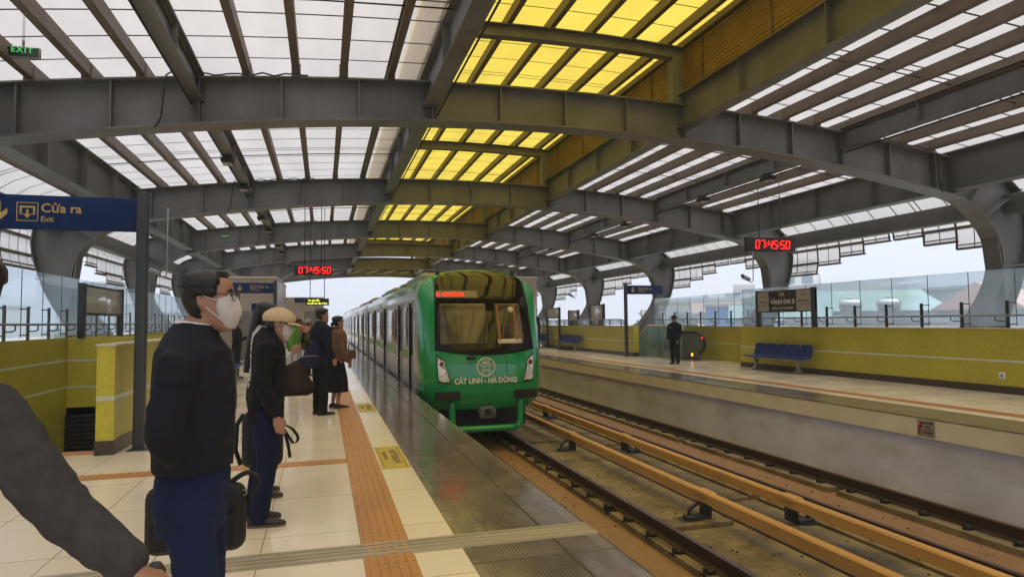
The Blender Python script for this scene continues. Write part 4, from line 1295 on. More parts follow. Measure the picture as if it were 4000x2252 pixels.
patch(lambda z: -.98 + .03 * (z - 1), c_(.06), c_(1.03), c_(1.90), .0165).build("cab_window", [M_cabglass], tr)
patch(c_(.25), lambda z: .86 - .03 * (z - 1), c_(1.03), c_(1.90), .0165).build("cab_window", [M_cabglass], tr)
M_orange = mat("orange_grab_rail", (.45, .14, .03), .4)
for x in (.29, .68): patch(c_(x), c_(x + .035), c_(1.1), c_(1.86), .0185, 2, 10).build("grab_rail", [M_orange], tr)
patch(c_(.26), c_(.80), c_(1.035), c_(1.13), .0185, 10, 4).build("cab_desk", [M_cap], tr)
q = MB(); q.loft([[cabP(.62 + r_ * cos(a), 1.77 + r_ * sin(a), o_) for a in [2 * pi * j / 20 for j in range(20)]] for r_, o_ in ((.065, .016), (.06, .020), (.02, .0205))]); q.build("cab_dial", [M_cap], tr)
patch(c_(-1.0), c_(-.08), c_(2.035), c_(2.19), .0165).build("display_strip", [mat("display_beige", (.20, .16, .12), .3)], tr)
text("display_text", "n station", .15, M_led, tr, face_m(cabP(-.70, 2.112, .022), cabP(-.42, 2.112) - cabP(-.98, 2.112), cabP(-.7, 2.17) - cabP(-.7, 2.05)), .006, width=.60)
# wiper
w0, w1 = cabP(-.36, .77, .05), cabP(.0, 1.43, .04)
q = MB(); q.tube([w0, w0.lerp(w1, .5) + Vector((0, -.02, 0)), w1], .012, 6); q.tube([cabP(-.06, 1.05, .035), w1, cabP(.03, 1.6, .035)], .01, 6); q.rbox(w0.x - .09, w0.x + .09, w0.y - .03, w0.y + .03, w0.z - .05, w0.z + .02, .015)
q.build("wiper", [M_dark], tr)
# seams on the green front
q = MB()
for pts in ([(.42, .76), (.42, .19)], [(.42, .19), (1.12, .21)], [(1.12, .21), (1.2, .95)]):
    a, b = pts
    L_ = [cabP(a[0] + (b[0] - a[0]) * k / 8, a[1] + (b[1] - a[1]) * k / 8, .003) for k in range(9)]
    q.tube(L_, .005, 4)
q.build("panel_seam", [M_under], tr)
# headlights
M_chrome = mat("lamp_reflector", (.85, .80, .66), .2, .7, .1, 8)
M_lens = mat("lamp_lens", (.8, .8, .78), .08, .5)
M_redlens = mat("red_lamp_lens", (.16, .03, .02), .1)
for s in (-1, 1):
    quadp = [(1.06, .79), (.92, .69), (.80, .235), (1.03, .275)]
    def hp(grow, off):
        cxh, czh = .955, .5; nn = 8; out_ = []
        for (a, b) in zip(quadp, quadp[1:] + quadp[:1]):
            for k in range(nn):
                x = a[0] + (b[0] - a[0]) * k / nn; z = a[1] + (b[1] - a[1]) * k / nn
                out_.append(cabP(s * (cxh + (x - cxh) * grow), czh + (z - czh) * grow, off))
        return out_
    q = MB(); q.loft([hp(1.12, -.01), hp(1.12, .010), hp(1.0, .012)], 1, True, False); q.loft([hp(.99, .008), hp(.97, .016)], 0, True, False)
    hd = q.build("headlight", [M_chrome, M_black_gloss], tr)
    for x, z, r_, mm in ((.97, .63, .055, M_redlens), (.955, .47, .055, M_lens), (.93, .335, .07, M_lens)):
        c = cabP(s * x, z, .03)
        q = MB(); q.disc((c.x, c.y, c.z), r_, 'y', 20, 0, 0, .012); q.disc((c.x, c.y - .004, c.z), r_ + .012, 'y', 20, 1, r_, .012)
        o = q.build("lamp", [mm, M_chrome], hd)
# emblem: ring, two-tier pavilion outline
q = MB(); e0 = Vector((-.04, 0, .555)); ye = cabP(0, .56, .02).y
q.disc((e0.x, ye, e0.z), .205, 'y', 48, 0, .175, .006)
def bar(a, b, w_):
    a, b = Vector(a), Vector(b); t_ = (b - a).normalized(); n_ = Vector((-t_.y, t_.x)) * w_ / 2
    q.prism([(e0.x + p.x, e0.z + p.y) for p in (a + n_, b + n_, b - n_, a - n_)], 'y', ye, ye + .006)
for a, b, w_ in (((-.075, .135), (.075, .135), .014), ((-.09, .11), (-.075, .135), .012), ((.09, .11), (.075, .135), .012), ((-.07, .095), (.07, .095), .03), ((-.15, .045), (-.09, .02), .018), ((.15, .045), (.09, .02), .018), ((-.1, .02), (.1, .02), .016), ((-.13, .065), (.13, .065), .016), ((-.06, .02), (-.045, -.06), .012), ((.06, .02), (.045, -.06), .012), ((-.09, -.06), (.09, -.06), .018), ((-.085, -.165), (-.085, -.06), .024), ((.085, -.165), (.085, -.06), .024), ((-.045, -.075), (.045, -.075), .012), ((-.045, -.17), (-.045, -.07), .012), ((.045, -.17), (.045, -.07), .012)):
    bar(a, b, w_)
q.build("emblem", [M_white_let], tr)
text("lettering", "CÁT LINH - HÀ ĐÔNG", .155, M_white_let, tr, face_m((-.04, cabP(.0, .27, .012).y, .265), (1, 0, 0), (0, 0, 1)), .008, width=1.36)
# anti-climbers, deflector frame, coupler
for s in (-1, 1):
    q = MB(); yb_ = cabP(.85, .0).y
    for k in range(5): q.rbox(s * .84 - .255, s * .84 + .255, yb_ - .09, yb_ + .12, -.12 + k * .036, -.12 + k * .036 + .026, .006)
    q.box(s * .84 - .24, s * .84 + .24, yb_ - .06, yb_ + .14, -.12, .055)
    q.build("buffer", [M_clip], tr)
    MB().tube([cabP(s * .88, 2.56) + Vector((0, .1, -.02)), cabP(s * .88, 2.56) + Vector((0, .1, .13))], .045, 10).build("roof_horn", [M_dark], tr)
fr = [(-.74, -.1), (-.74, -.6), (-.68, -.72), (-.55, -.75), (.55, -.75), (.68, -.72), (.74, -.6), (.74, -.1)]
q = MB(); fp = [Vector((p.x, 13.72, p.y)) for p in smooth_pts(fr, 3)]
q.tube(fp, .072, 12)
q.build("deflector_frame", [M_green], tr)
MB().box(-1.05, 1.05, 14.35, 14.6, -.8, -.2).build("cab_underside", [M_under], tr)
q = MB(); q.rbox(-.17, .17, 13.68, 13.85, -.55, -.28, .03); q.tube([(0, 13.75, -.42), (0, 14.4, -.42)], .09, 12); q.disc((.02, 13.67, -.41), .08, 'y', 20, 1, .0, .02); q.disc((-.15, 13.66, -.36), .05, 'y', 16, 0, .03, .05)
q.rbox(.13, .2, 13.66, 13.8, -.5, -.33, .02)
q.build("coupler", [mat("coupler_grey", (.14, .135, .13), .4, .4, .2, 9), M_under], tr)
# ------------------------------------------------------------------ people
M_skin = mat("skin", (0.40, 0.205, 0.135), 0.5, 0, 0.10, 14, 0.08, 120)
M_skin2 = mat("skin_tanned", (0.32, 0.155, 0.10), 0.5, 0, 0.10, 14, 0.08, 120)
M_hair = mat("black_hair", (0.008, 0.0065, 0.006), 0.42, 0, 0.3, 40, 0.5, 90, stretch=(1, 1, .2))
M_maskw = mat("white_mask_cloth", (0.60, 0.55, 0.53), 0.75, 0, 0.05, 12, 0.12, 150)
M_shirt = mat("white_shirt", (0.68, 0.67, 0.66), 0.7, 0, 0.05, 8)
M_sole = mat("shoe_sole", (0.10, 0.085, 0.075), 0.6)
M_eye = mat("eye_white", (0.55, 0.52, 0.5), 0.2)
M_iris = mat("dark_iris", (0.012, 0.008, 0.006), 0.1)
M_lip = mat("lip", (0.30, 0.11, 0.09), 0.45)
M_wire = mat("spectacle_rim", (0.07, 0.045, 0.03), 0.3)
M_lensg = glass_mat("spectacle_glass", (0.9, 0.9, 0.9), 0.12, 0.02, 0.04)


def cloth(name, col, rough=0.85, var=0.2, scale=9.0, weave=320, bump=0.25):
    return mat(name, col, rough, 0, var, scale, bump, weave, spec=0.25)


HEADP = [(-.126, .018, .078, .040), (-.114, .036, .090, .012), (-.092, .048, .095, -.018), (-.06, .059, .095, -.052), (-.03, .066, .094, -.074), (0, .070, .092, -.088), (.03, .073, .089, -.097), (.06, .0755, .093, -.102), (.085, .072, .086, -.098), (.104, .060, .070, -.084), (.117, .041, .045, -.062), (.125, .016, .014, -.032)]


def hring(z):
    z = min(max(z, -.126), .125)
    for i in range(len(HEADP) - 1):
        a, b = HEADP[i], HEADP[i + 1]
        if a[0] <= z <= b[0]:
            t = (z - a[0]) / (b[0] - a[0])
            return [a[k] + (b[k] - a[k]) * t for k in (1, 2, 3)]
    return HEADP[-1][1:]


def headP(z, th, off=0.0):
    """th = 0 in front, +90 deg = the right side"""
    a, f, b = hring(z)
    c, d = (f + b) / 2, (f - b) / 2
    n = (abs(sin(th)) ** 2.3 + abs(cos(th)) ** 2.3) ** (-1 / 2.3)
    a, d = a + off, d + off
    return Vector((a * sin(th) * n, c + d * cos(th) * n, z))


def sm(t): t = min(max(t, 0), 1); return t * t * (3 - 2 * t)


def remeshed(mb, name, mats, voxel, it=6, wr=0.0, wf=7.0, seed=0.0, mod=None, fold=None):
    me = mb.mesh(name, mats)
    o = bpy.data.objects.new(name, me); COL.objects.link(o)
    r = o.modifiers.new('r', 'REMESH'); r.mode = 'VOXEL'; r.voxel_size = voxel; r.use_smooth_shade = True
    s = o.modifiers.new('s', 'SMOOTH'); s.iterations = it; s.factor = 0.5
    bpy.context.view_layer.update()
    m2 = bpy.data.meshes.new_from_object(o.evaluated_get(bpy.context.evaluated_depsgraph_get()))
    m2.name = name
    bpy.data.objects.remove(o); bpy.data.meshes.remove(me)
    if wr:
        nrm = [v.normal.copy() for v in m2.vertices]
        for v, n in zip(m2.vertices, nrm):
            p = v.co
            q = Vector((p.x * wf, p.y * wf, p.z * wf * 1.9)) + Vector((seed, seed * 2, 0))
            w = noise.noise(q + 1.3 * noise.noise_vector(q * .6))
            f = noise.noise(q * 2.7)
            if fold:
                fd = Vector(fold); tt = p.dot(fd)
                w2 = noise.noise(p * 9)
                am = .0012 + .0022 * max(0, noise.noise(p * 5 + Vector((seed, 0, 0))) + .25)
                p = p + n * am * sin(tt * 75 + 5.0 * w2)
            d = wr * ((1 - abs(w) * 2.2) * .8 + f * .35)
            v.co = p + n * d
    if mod:
        for v in m2.vertices: v.co = mod(v.co)
    m2.polygons.foreach_set('use_smooth', [True] * len(m2.polygons))
    m2.update()
    return m2


def put(name, me, parent, M=None, mats=None):
    if M is not None: me.transform(M)
    if mats:
        me.materials.clear()
        for m in (mats if isinstance(mats, list) else [mats]): me.materials.append(m)
    o = bpy.data.objects.new(name, me); COL.objects.link(o); o.parent = parent
    return o


def ell(z, a, f, b, n=24, e=2.4, dx=0, dy=0):
    c, d = (f + b) / 2, (f - b) / 2; out = []
    for k in range(n):
        t = 2 * pi * k / n
        s_, c_ = sin(t), cos(t)
        m = (abs(s_) ** e + abs(c_) ** e) ** (-1 / e)
        out.append((dx + a * s_ * m, dy + c + d * c_ * m, z))
    return out


def blob(mb, c, r, n=10, M=None):
    rings = []
    for i in range(n + 1):
        t = -pi / 2 + pi * i / n
        rr = max(.03, cos(t))
        ring = [Vector((c[0] + r[0] * rr * cos(a), c[1] + r[1] * rr * sin(a), c[2] + r[2] * sin(t))) for a in [2 * pi * k / 14 for k in range(14)]]
        rings.append([M @ p for p in ring] if M else ring)
    mb.loft(rings)


def limb(mb, pts, radii, seg=14):
    """rounded tapering tube through joints, ends closed with small domes"""
    P = smooth_pts(pts, 4); R = []
    n = len(P)
    for i in range(n):
        t = i / (n - 1) * (len(radii) - 1); k = min(int(t), len(radii) - 2); f = t - k
        R.append(radii[k] * (1 - f) + radii[k + 1] * f)
    d0 = (P[0] - P[1]).normalized(); d1 = (P[-1] - P[-2]).normalized()
    P = [P[0] + d0 * R[0] * .6, P[0] + d0 * R[0] * .4] + P + [P[-1] + d1 * R[-1] * .4, P[-1] + d1 * R[-1] * .6]
    R = [R[0] * .45, R[0] * .8] + R + [R[-1] * .8, R[-1] * .45]
    mb.tube(P, R, seg)


def hand(mb, wrist, d, palm, curl=0.5, k=1.0, thumb=1):
    """d: finger direction, palm: normal of the palm side; thumb = side sign"""
    w = Vector(wrist); d = Vector(d).normalized(); p = Vector(palm); p = (p - d * p.dot(d)).normalized(); s = d.cross(p) * thumb
    def ring(c, hw, ht): return [c + s * hw * cos(a) + p * ht * sin(a) for a in [2 * pi * j / 12 for j in range(12)]]
    mb.loft([ring(w - d * .03 * k, .024 * k, .018 * k), ring(w, .025 * k, .018 * k), ring(w + d * .03 * k, .035 * k, .017 * k), ring(w + d * .07 * k, .042 * k, .0155 * k), ring(w + d * .092 * k, .039 * k, .012 * k)])
    for i, (off, ln, cu) in enumerate(((.030, .072, .85), (.010, .080, 1.0), (-.011, .074, 1.1), (-.030, .058, 1.25))):
        b = w + d * .082 * k + s * off * k
        a1, a2, a3 = curl * .5 * cu, curl * 1.25 * cu, curl * 1.7 * cu
        pts = [b - d * .02 * k, b]; q = b
        for f, a in ((.45, a1), (.31, a2), (.24, a3)):
            q = q + (d * cos(a) + p * sin(a) + s * off * 1.2) * ln * f * k; pts.append(q)
        mb.tube([v for v in smooth_pts(pts, 2)], [.0098 * k - .0003 * k * j for j in range(len(pts) * 2 - 1)], 8)
    b = w + d * .022 * k + s * .026 * k
    pts = [b - s * .012 * k, b + (s * .7 + d * .6) * .026 * k + p * .008 * k, b + (s * .75 + d * 1.5) * .030 * k + p * (.012 + .012 * curl) * k, b + (s * .55 + d * 2.35) * .030 * k + p * (.014 + .03 * curl) * k]
    mb.tube(smooth_pts(pts, 2), [.0135 * k, .0135 * k, .013 * k, .0125 * k, .0115 * k, .0105 * k, .008 * k], 8)


def person(label, loc, face, h, **A):
    """face: direction in degrees from +x; figure is built at 1.72 m and scaled"""
    t = thing("person", label, "person", (loc[0], loc[1], A.get('z', 0.0)), radians(face - 90), A.get('group'))
    k = h / 1.72
    g = A.get
    skin = g('skin', M_skin); vox = g('vox', .014); sd = g('seed', 1.0)
    bulk = g('bulk', 1.0); lean = g('lean', 0.0)
    sit = lambda p: Vector((p[0], p[1] + lean * max(0, p[2] - .9) ** 1.3, p[2]))
    hp = Vector(g('head', (0, .02, 1.585)))                # head centre
    hy, hpit, hrol = g('look', (0, 0, 0))
    HM = Matrix.Translation(hp) @ Matrix.Rotation(radians(-hy), 4, 'Z') @ Matrix.Rotation(radians(hpit), 4, 'X') @ Matrix.Rotation(radians(hrol), 4, 'Y') @ Matrix.Scale(g('hs', .97), 4)
    arms = g('arms'); legs = g('legs') or [((.095, 0, .9), (.1, .012, .49), (.1, -.03, .09), 8), ((-.095, 0, .9), (-.1, .012, .49), (-.1, -.03, .09), -8)]
    skirt = g('skirt')
    T = g('torso') or [(.80, .178, .13, -.13), (.93, .182, .13, -.135), (1.08, .172, .13, -.12), (1.22, .185, .132, -.12), (1.34, .196, .125, -.125), (1.41, .18, .1, -.118), (1.455, .125, .07, -.1), (1.49, .075, .05, -.085)]
    # body: one continuous surface
    mb = MB()
    mb.loft([[sit(p) for p in ell(z, a * .78, f * .72, b * .72)] for z, a, f, b in T] + [])
    limb(mb, [sit((0, -.03, 1.40)), sit((0, -.022, 1.47)), HM @ Vector((0, -.022, -.07)), HM @ Vector((0, -.01, -.02))], [.062, .056, .052, .05])
    mb.loft([[HM @ headP(z, 2 * pi * j / 28) for j in range(28)] for z in [-.126 + .251 * i / 26 for i in range(27)]])
    nb = MB()
    nose = [(.045, .006, .084), (.02, .008, .098), (-.005, .011, .112), (-.02, .015, .114), (-.028, .013, .100)]
    mb.loft([[HM @ Vector((x, y, z)) for x, y in ((-w, .07), (-w * .8, yy - .006), (0, yy), (w * .8, yy - .006), (w, .07))] for z, w, yy in nose])
    for s in (-1, 1):
        blob(mb, (0, 0, 0), (.008, .019, .032), 8, HM @ Matrix.Translation((s * .073, -.012, .002)) @ Matrix.Rotation(s * .35, 4, 'Z') @ Matrix.Rotation(.2, 4, 'X'))
    if not g('mask'):
        blob(mb, (0, 0, 0), (.02, .008, .006), 6, HM @ Matrix.Translation((0, .092, -.062)))
    armobj = []
    if arms:
        for (sh, el, wr, hd, palm, curl, th) in arms:
            sh, el, wr = sit(sh), Vector(el), Vector(wr)
            limb(mb, [sh * .94 + Vector((0, 0, .06 * sh.z)), sh, el, wr], [.05, .05, .040, .028])
            if hd: hand(mb, wr + Vector(hd).normalized() * .015, hd, palm, curl, g('hk', .98), th)
    for (hip, kn, an, _) in legs:
        limb(mb, [hip, kn, an], [.075, .052, .036])
    bm_ = remeshed(mb, "body", [skin], g('bvox', .0085 if g('near') else .012), 3)
    put("body", bm_, t, Matrix.Scale(k, 4))
    # eyes and mouth
    if g('eyes', True):
        for s in (-1, 1):
            q = MB(); blob(q, (0, 0, 0), (.0135, .009, .007), 8, HM @ Matrix.Translation((s * .031, .083, .028))); e_ = put("eye", q.mesh("eye", [M_eye]), t, Matrix.Scale(k, 4))
            q = MB(); blob(q, (0, 0, 0), (.0058, .004, .0058), 6, HM @ Matrix.Translation((s * .031, .0905, .028))); put("iris", q.mesh("iris", [M_iris]), e_, Matrix.Scale(k, 4))
            q = MB(); q.tube([HM @ Vector((s * x, y, z)) for x, y, z in ((.014, .091, .045), (.03, .091, .051), (.048, .082, .046))], [.0045, .0055, .002], 6); put("eyebrow", q.mesh("eyebrow", [M_hair]), t, Matrix.Scale(k, 4))
    if not g('mask'):
        q = MB(); blob(q, (0, 0, 0), (.022, .006, .007), 6, HM @ Matrix.Translation((0, .095, -.062))); put("mouth", q.mesh("mouth", [M_lip]), t, Matrix.Scale(k, 4))
    # hair
    hl = g('hair', 'short')
    if hl:
        fr, sd_, bk, th_ = {'short': (.078, .012, -.075, .014), 'receding': (.108, .018, -.08, .019), 'bob': (.07, -.06, -.10, .022), 'long': (.072, -.05, -.11, .02), 'bun': (.075, .0, -.07, .014)}[hl]
        rings = []
        NZ, NT = 34, 44
        for i in range(NZ + 1):
            z = -.115 + .2395 * i / NZ; row = []
            for j in range(NT):
                th = 2 * pi * j / NT; a = abs((th + pi) % (2 * pi) - pi)
                fa = 48 if hl == 'receding' else 60
                if a < radians(fa): ln = fr
                elif a < radians(95): ln = fr + (sd_ - fr) * sm((a - radians(fa)) / radians(22))
                else: ln = sd_ + (bk - sd_) * sm((a - radians(95)) / radians(35))
                if hl in ('short', 'receding', 'bun') and radians(84) < a < radians(112): ln = max(ln, .022)
                w = sm((z - ln) / .024 + .5)
                nz_ = noise.noise(Vector((sin(th) * 6, cos(th) * 6, z * 18)) + Vector((sd, 0, 0)))
                if g('cap') and z > .02: w *= .35
                off = -.008 + w * (th_ + .008 + .004 * nz_ + (.006 if z > .06 else 0))
                p = headP(z, th, off); p.z += w * .010 * max(0, z / .12)
                row.append(HM @ p)
            rings.append(row)
        top = HM @ Vector((0, -.012, .1335 + .0)); rings.append([top + (p - top) * .35 + Vector((0, 0, .003)) for p in rings[-1]])
        q = MB(); q.loft(rings); put("hair", q.mesh("hair", [g('hairm', M_hair)]), t, Matrix.Scale(k, 4))
        if hl in ('long', 'bob'):
            HH = Matrix.Translation(hp) @ Matrix.Rotation(radians(-hy), 4, 'Z') @ Matrix.Rotation(radians(hpit * .3), 4, 'X')
            zend = g('hairlen', -.42) if hl == 'long' else -.15
            rings = []
            for i in range(15):
                u = i / 14; z = .06 + (zend - .06) * u
                wv = .085 * (1 + .12 * sin(u * 3)) * (1 - .55 * max(0, u - .55) / .45); dp = .05 * (1 - .4 * u)
                yc = -.075 - .035 * min(1, u * 2.2) - (.02 * max(0, u - .4))
                rings.append([HH @ Vector((wv * cos(a) * (1 + .05 * noise.noise(Vector((a * 3, z * 9, sd)))), yc + dp * sin(a), z)) for a in [2 * pi * j / 24 for j in range(24)]])
            q = MB(); q.loft(rings); put("hair_length", q.mesh("hair_length", [M_hair]), t, Matrix.Scale(k, 4))
        if hl == 'bun':
            q = MB(); blob(q, (0, 0, 0), (.045, .04, .04), 8, HM @ Matrix.Translation((0, -.115, -.02))); put("hair_bun", q.mesh("hair_bun", [M_hair]), t, Matrix.Scale(k, 4))
    if g('cap'):
        mcap, style = g('cap')
        rings = []
        H_ = .104 if style == 'soft' else .108
        for i in range(20):
            u = i / 19; row = []
            for j in range(48):
                th = 2 * pi * j / 48
                p = headP(.05, th, .028)
                zb_ = .030 + .020 * cos(th)
                rr = cos(u * pi / 2) ** .62 if u < 1 else .0
                pf = 1 + (.13 if style == 'soft' else .05) * sin(pi * min(1, u * 1.3)) + .012 * cos(8 * th) * sin(pi * u)
                rr = max(rr, .04)
                row.append(HM @ Vector((p.x * rr * pf, (p.y + .005) * rr * pf - .005 - .012 * u, zb_ * (1 - u) + (.045 + H_ * sin(u * pi / 2)) * u ** .5 + zb_ * 0)))
            rings.append(row)
        q = MB(); q.loft([[HM @ headP(.03 + .02 * cos(2 * pi * j / 48), 2 * pi * j / 48, .012) for j in range(48)]] + rings)
        cp = put("cap", q.mesh("cap", [mcap]), t, Matrix.Scale(k, 4))
        rows_t, rows_b = [], []
        for i in range(9):
            u = i / 8; r_ = []
            for j in range(17):
                th = radians(-58 + 116 * j / 16)
                p = headP(.05, th, .02); ext = .084 * u * max(0, cos(th * 1.4)) ** .8
                r_.append(HM @ Vector((p.x * (1 + .1 * u), p.y + ext, .052 - .014 * u - .012 * (th / 1.1) ** 2)))
            rows_t.append(r_); rows_b.append([p + Vector((0, 0, -.005)) for p in r_])
        q = MB()
        for R_ in (rows_t, rows_b):
            for a, b in zip(R_, R_[1:]): q.strip(a, b)
        q.strip(rows_t[-1], rows_b[-1]); q.strip(rows_t[0], rows_b[0])
        q.strip([r_[0] for r_ in rows_t], [r_[0] for r_ in rows_b]); q.strip([r_[-1] for r_ in rows_t], [r_[-1] for r_ in rows_b])
        put("brim", q.mesh("brim", [mcap]), cp, Matrix.Scale(k, 4))
        if style == 'soft':
            q = MB(); blob(q, (0, 0, 0), (.008, .008, .004), 6, HM @ Matrix.Translation((0, -.017, .163))); put("button", q.mesh("button", [mcap]), cp, Matrix.Scale(k, 4))
    if g('mask'):
        bul = .019 if g('mask') == 'cup' else .014
        rows, rin = [], []
        for i in range(15):
            u = i / 14; z = -.112 + .140 * u; r1, r2 = [], []
            for j in range(25):
                v = -1 + 2 * j / 24
                span = radians(60 + 9 * sin(pi * u))
                zz = z - .020 * v * v * (u - .35)
                th = v * span
                edge = (1 - v * v) * sin(pi * min(max(u, .04), .96))
                pl = 0 if g('mask') == 'cup' else .003 * sin(u * 22)
                r1.append(HM @ headP(zz, th, .005 + bul * edge ** .8 + pl + .010 * max(0, 1 - abs(v) * 4) * (1 if u > .4 else .3)))
                r2.append(HM @ headP(zz, th, .001))
            rows.append(r1); rin.append(r2)
        q = MB()
        for a, b in zip(rows, rows[1:]): q.strip(a, b)
        q.strip(rows[0], rin[0]); q.strip(rows[-1], rin[-1]); q.strip([r_[0] for r_ in rows], [r_[0] for r_ in rin]); q.strip([r_[-1] for r_ in rows], [r_[-1] for r_ in rin])
        mk = put("face_mask", q.mesh("face_mask", [M_maskw]), t, Matrix.Scale(k, 4))
        for s in (-1, 1):
            q = MB()
            for za, zb in ((.004, .026), (-.086, -.022)):
                th0, th1 = radians(60), radians(93)
                q.tube([HM @ headP(za + (zb - za) * f, s * (th0 + (th1 - th0) * f), .0045) for f in [i / 6 for i in range(7)]], .0028, 6)
            put("ear_loop", q.mesh("ear_loop", [M_maskw]), mk, Matrix.Scale(k, 4))
    if g('glasses'):
        q = MB()
        for s in (-1, 1):
            L_ = [(s * .033 + .026 * abs(cos(a)) ** .6 * (1 if cos(a) > 0 else -1), .107 - .25 * abs(s * .033 + .026 * cos(a)) ** 1.5, .026 + .0195 * abs(sin(a)) ** .7 * (1 if sin(a) > 0 else -1)) for a in [2 * pi * i / 20 for i in range(20)]]
            q.tube([HM @ Vector(p) for p in L_], .0017, 6, closed=True)
            q.tube([HM @ Vector(p) for p in ((s * .059, .100, .033), (s * .072, .06, .034), (s * .078, 0, .028), (s * .078, -.018, .012))], .002, 6)
        q.tube([HM @ Vector(p) for p in ((-.008, .106, .03), (0, .109, .033), (.008, .106, .03))], .0018, 6)
        gl = put("spectacles", q.mesh("spectacles", [M_wire]), t, Matrix.Scale(k, 4))
        for s in (-1, 1):
            q = MB(); c = HM @ Vector((s * .033, .103, .026)); ring_ = [HM @ Vector((s * .033 + .024 * cos(a), .104 - .25 * abs(s * .033 + .024 * cos(a)) ** 1.5, .026 + .0175 * sin(a))) for a in [2 * pi * i / 16 for i in range(16)]]
            n0 = len(q.v); q.v += [tuple(p) for p in ring_]; q.f.append(tuple(range(n0, n0 + 16))); q.m.append(0); q.s.append(False)
            put("lens", q.mesh("lens", [M_lensg]), gl, Matrix.Scale(k, 4))
    # jacket with sleeves
    if g('jacket'):
        mj = g('jacket'); mb = MB(); o_ = g('puff', .0)
        zhem = g('hem', .84)
        TT = [r for r in T if r[0] > zhem + .02]
        a0 = TT[0]
        TT = [(zhem, a0[1] * g('hemk', 1.0), a0[2] * g('hemk', 1.0), a0[3] * g('hemk', 1.0))] + TT
        mb.loft([[sit(p) for p in ell(z, a * bulk + o_, f * bulk + o_, b * bulk - o_)] for z, a, f, b in TT])
        nk = HM @ Vector((0, -.02, -.085)); n0 = sit((0, -.03, 1.46))
        ch = g('collar', .045)
        def cring(c, rx, ry): return [c + Vector((rx * cos(a), ry * sin(a), -.012 * sin(a) )) for a in [2 * pi * j / 20 for j in range(20)]]
        d_ = (nk - n0)
        mb.loft([cring(n0 - Vector((0, 0, .04)), .11, .095), cring(n0, .082, .078), cring(n0 + Vector((0, ch * min(.7, d_.y / max(.05, d_.z)), ch)), .070, .072)])
        for (sh, el, wr, hd, palm, curl, th) in (arms or []):
            sh, el, wr = sit(sh), Vector(el), Vector(wr)
            sw = g('sleeve', 1.0)
            e2 = el.lerp(wr, .5) + (Vector((0, 0, -.006)))
            limb(mb, [sh * .8 + Vector((0, 0, .2 * sh.z - .02)), sh, sh.lerp(el, .5), el, e2, wr + (wr - el).normalized() * -.005], [(.075 + o_) * sw, (.074 + o_) * sw, (.068 + o_) * sw, (.062 + o_) * sw, (.056 + o_) * sw, (.047 + o_ * .6) * sw], 18)
        jm = remeshed(mb, "jacket", [mj], vox, 5, g('wr', .007), g('wf', 7.0), sd, None, g('fold'))
        jk = put("jacket", jm, t, Matrix.Scale(k, 4))
        if g('shirtcollar'):
            q = MB(); q.loft([[p + Vector((0, 0, .0)) for p in cring(n0 + Vector((0, d_.y * .3, .012)), .067, .069)], cring(n0 + Vector((0, ch * .55, ch + .010)), .067, .071), cring(n0 + Vector((0, ch * .55, ch + .009)), .061, .064), cring(n0 + Vector((0, d_.y * .3, .01)), .06, .06)], 0, False)
            put("shirt_collar", q.mesh("shirt_collar", [M_shirt]), t, Matrix.Scale(k, 4))
        if g('zip'):
            q = MB()
            fr_ = [(z, f) for z, a, f, b in TT]
            q.tube([sit((0, f * bulk + o_ + .004, z)) for z, f in fr_], .004, 6)
            put("zip", q.mesh("zip", [M_dark]), jk, Matrix.Scale(k, 4))
    # trousers or skirt
    if skirt:
        ms, z1 = skirt; rings = []
        for i in range(18):
            u = i / 17; z = .98 + (z1 - .98) * u; w = .15 + .085 * sm(u * 1.25); row = []
            for j in range(72):
                a = 2 * pi * j / 72
                pl = 1 + (.045 * u) * (abs((j % 6) - 3) / 3 - .5) * 2
                row.append((w * cos(a) * pl, w * .85 * sin(a) * pl - .01, z))
            rings.append(row)
        q = MB(); q.loft(rings, 0, True, True); put("skirt", q.mesh("skirt", [ms]), t, Matrix.Scale(k, 4))
    else:
        mb = MB()
        mb.loft([ell(z, a, f, b) for z, a, f, b in ((.76, .165, .10, -.115), (.86, .172, .118, -.132), (.95, .165, .118, -.125), (1.03, .155, .11, -.11))])
        tw = g('legw', 1.0)
        for (hip, kn, an, _) in legs:
            hip, kn, an = Vector(hip), Vector(kn), Vector(an)
            limb(mb, [hip + Vector((0, 0, -.02)), hip.lerp(kn, .5), kn, kn.lerp(an, .5), an + Vector((0, .006, -.03))], [.10 * tw, .093 * tw, .078 * tw, .076 * tw, .072 * tw], 18)
        put("trousers", remeshed(mb, "trousers", [g('trousers')], vox, 5, .005, 8.0, sd + 3), t, Matrix.Scale(k, 4))
    # shoes
    for (hip, kn, an, yaw) in legs:
        an = Vector(an)
        R_ = Matrix.Translation((an.x, an.y, an.z - .09)) @ Matrix.Rotation(radians(-yaw), 4, 'Z')
        mb = MB()
        sh_ = [(-.075, .026, .055), (-.05, .038, .078), (0, .040, .092), (.05, .041, .076), (.1, .046, .058), (.15, .044, .046), (.185, .034, .038), (.205, .016, .028)]
        mb.loft([[R_ @ Vector((w * sin(a), y, max(.006, .018 + (hh - .018) * (.5 + .5 * cos(a)) if cos(a) > -.2 else .006))) for a in [2 * pi * j / 18 for j in range(18)]] for y, w, hh in sh_])
        so_ = put("shoe", mb.mesh("shoe", [g('shoes', M_shoe)]), t, Matrix.Scale(k, 4))
        mb = MB(); mb.loft([[R_ @ Vector((x * w * 1.05, y, z)) for x, z in ((-1, 0), (1, 0), (1, .018), (-1, .018))] for y, w, hh in sh_], 0, True, False)
        put("sole", mb.mesh("sole", [M_sole]), so_, Matrix.Scale(k, 4))
    return t


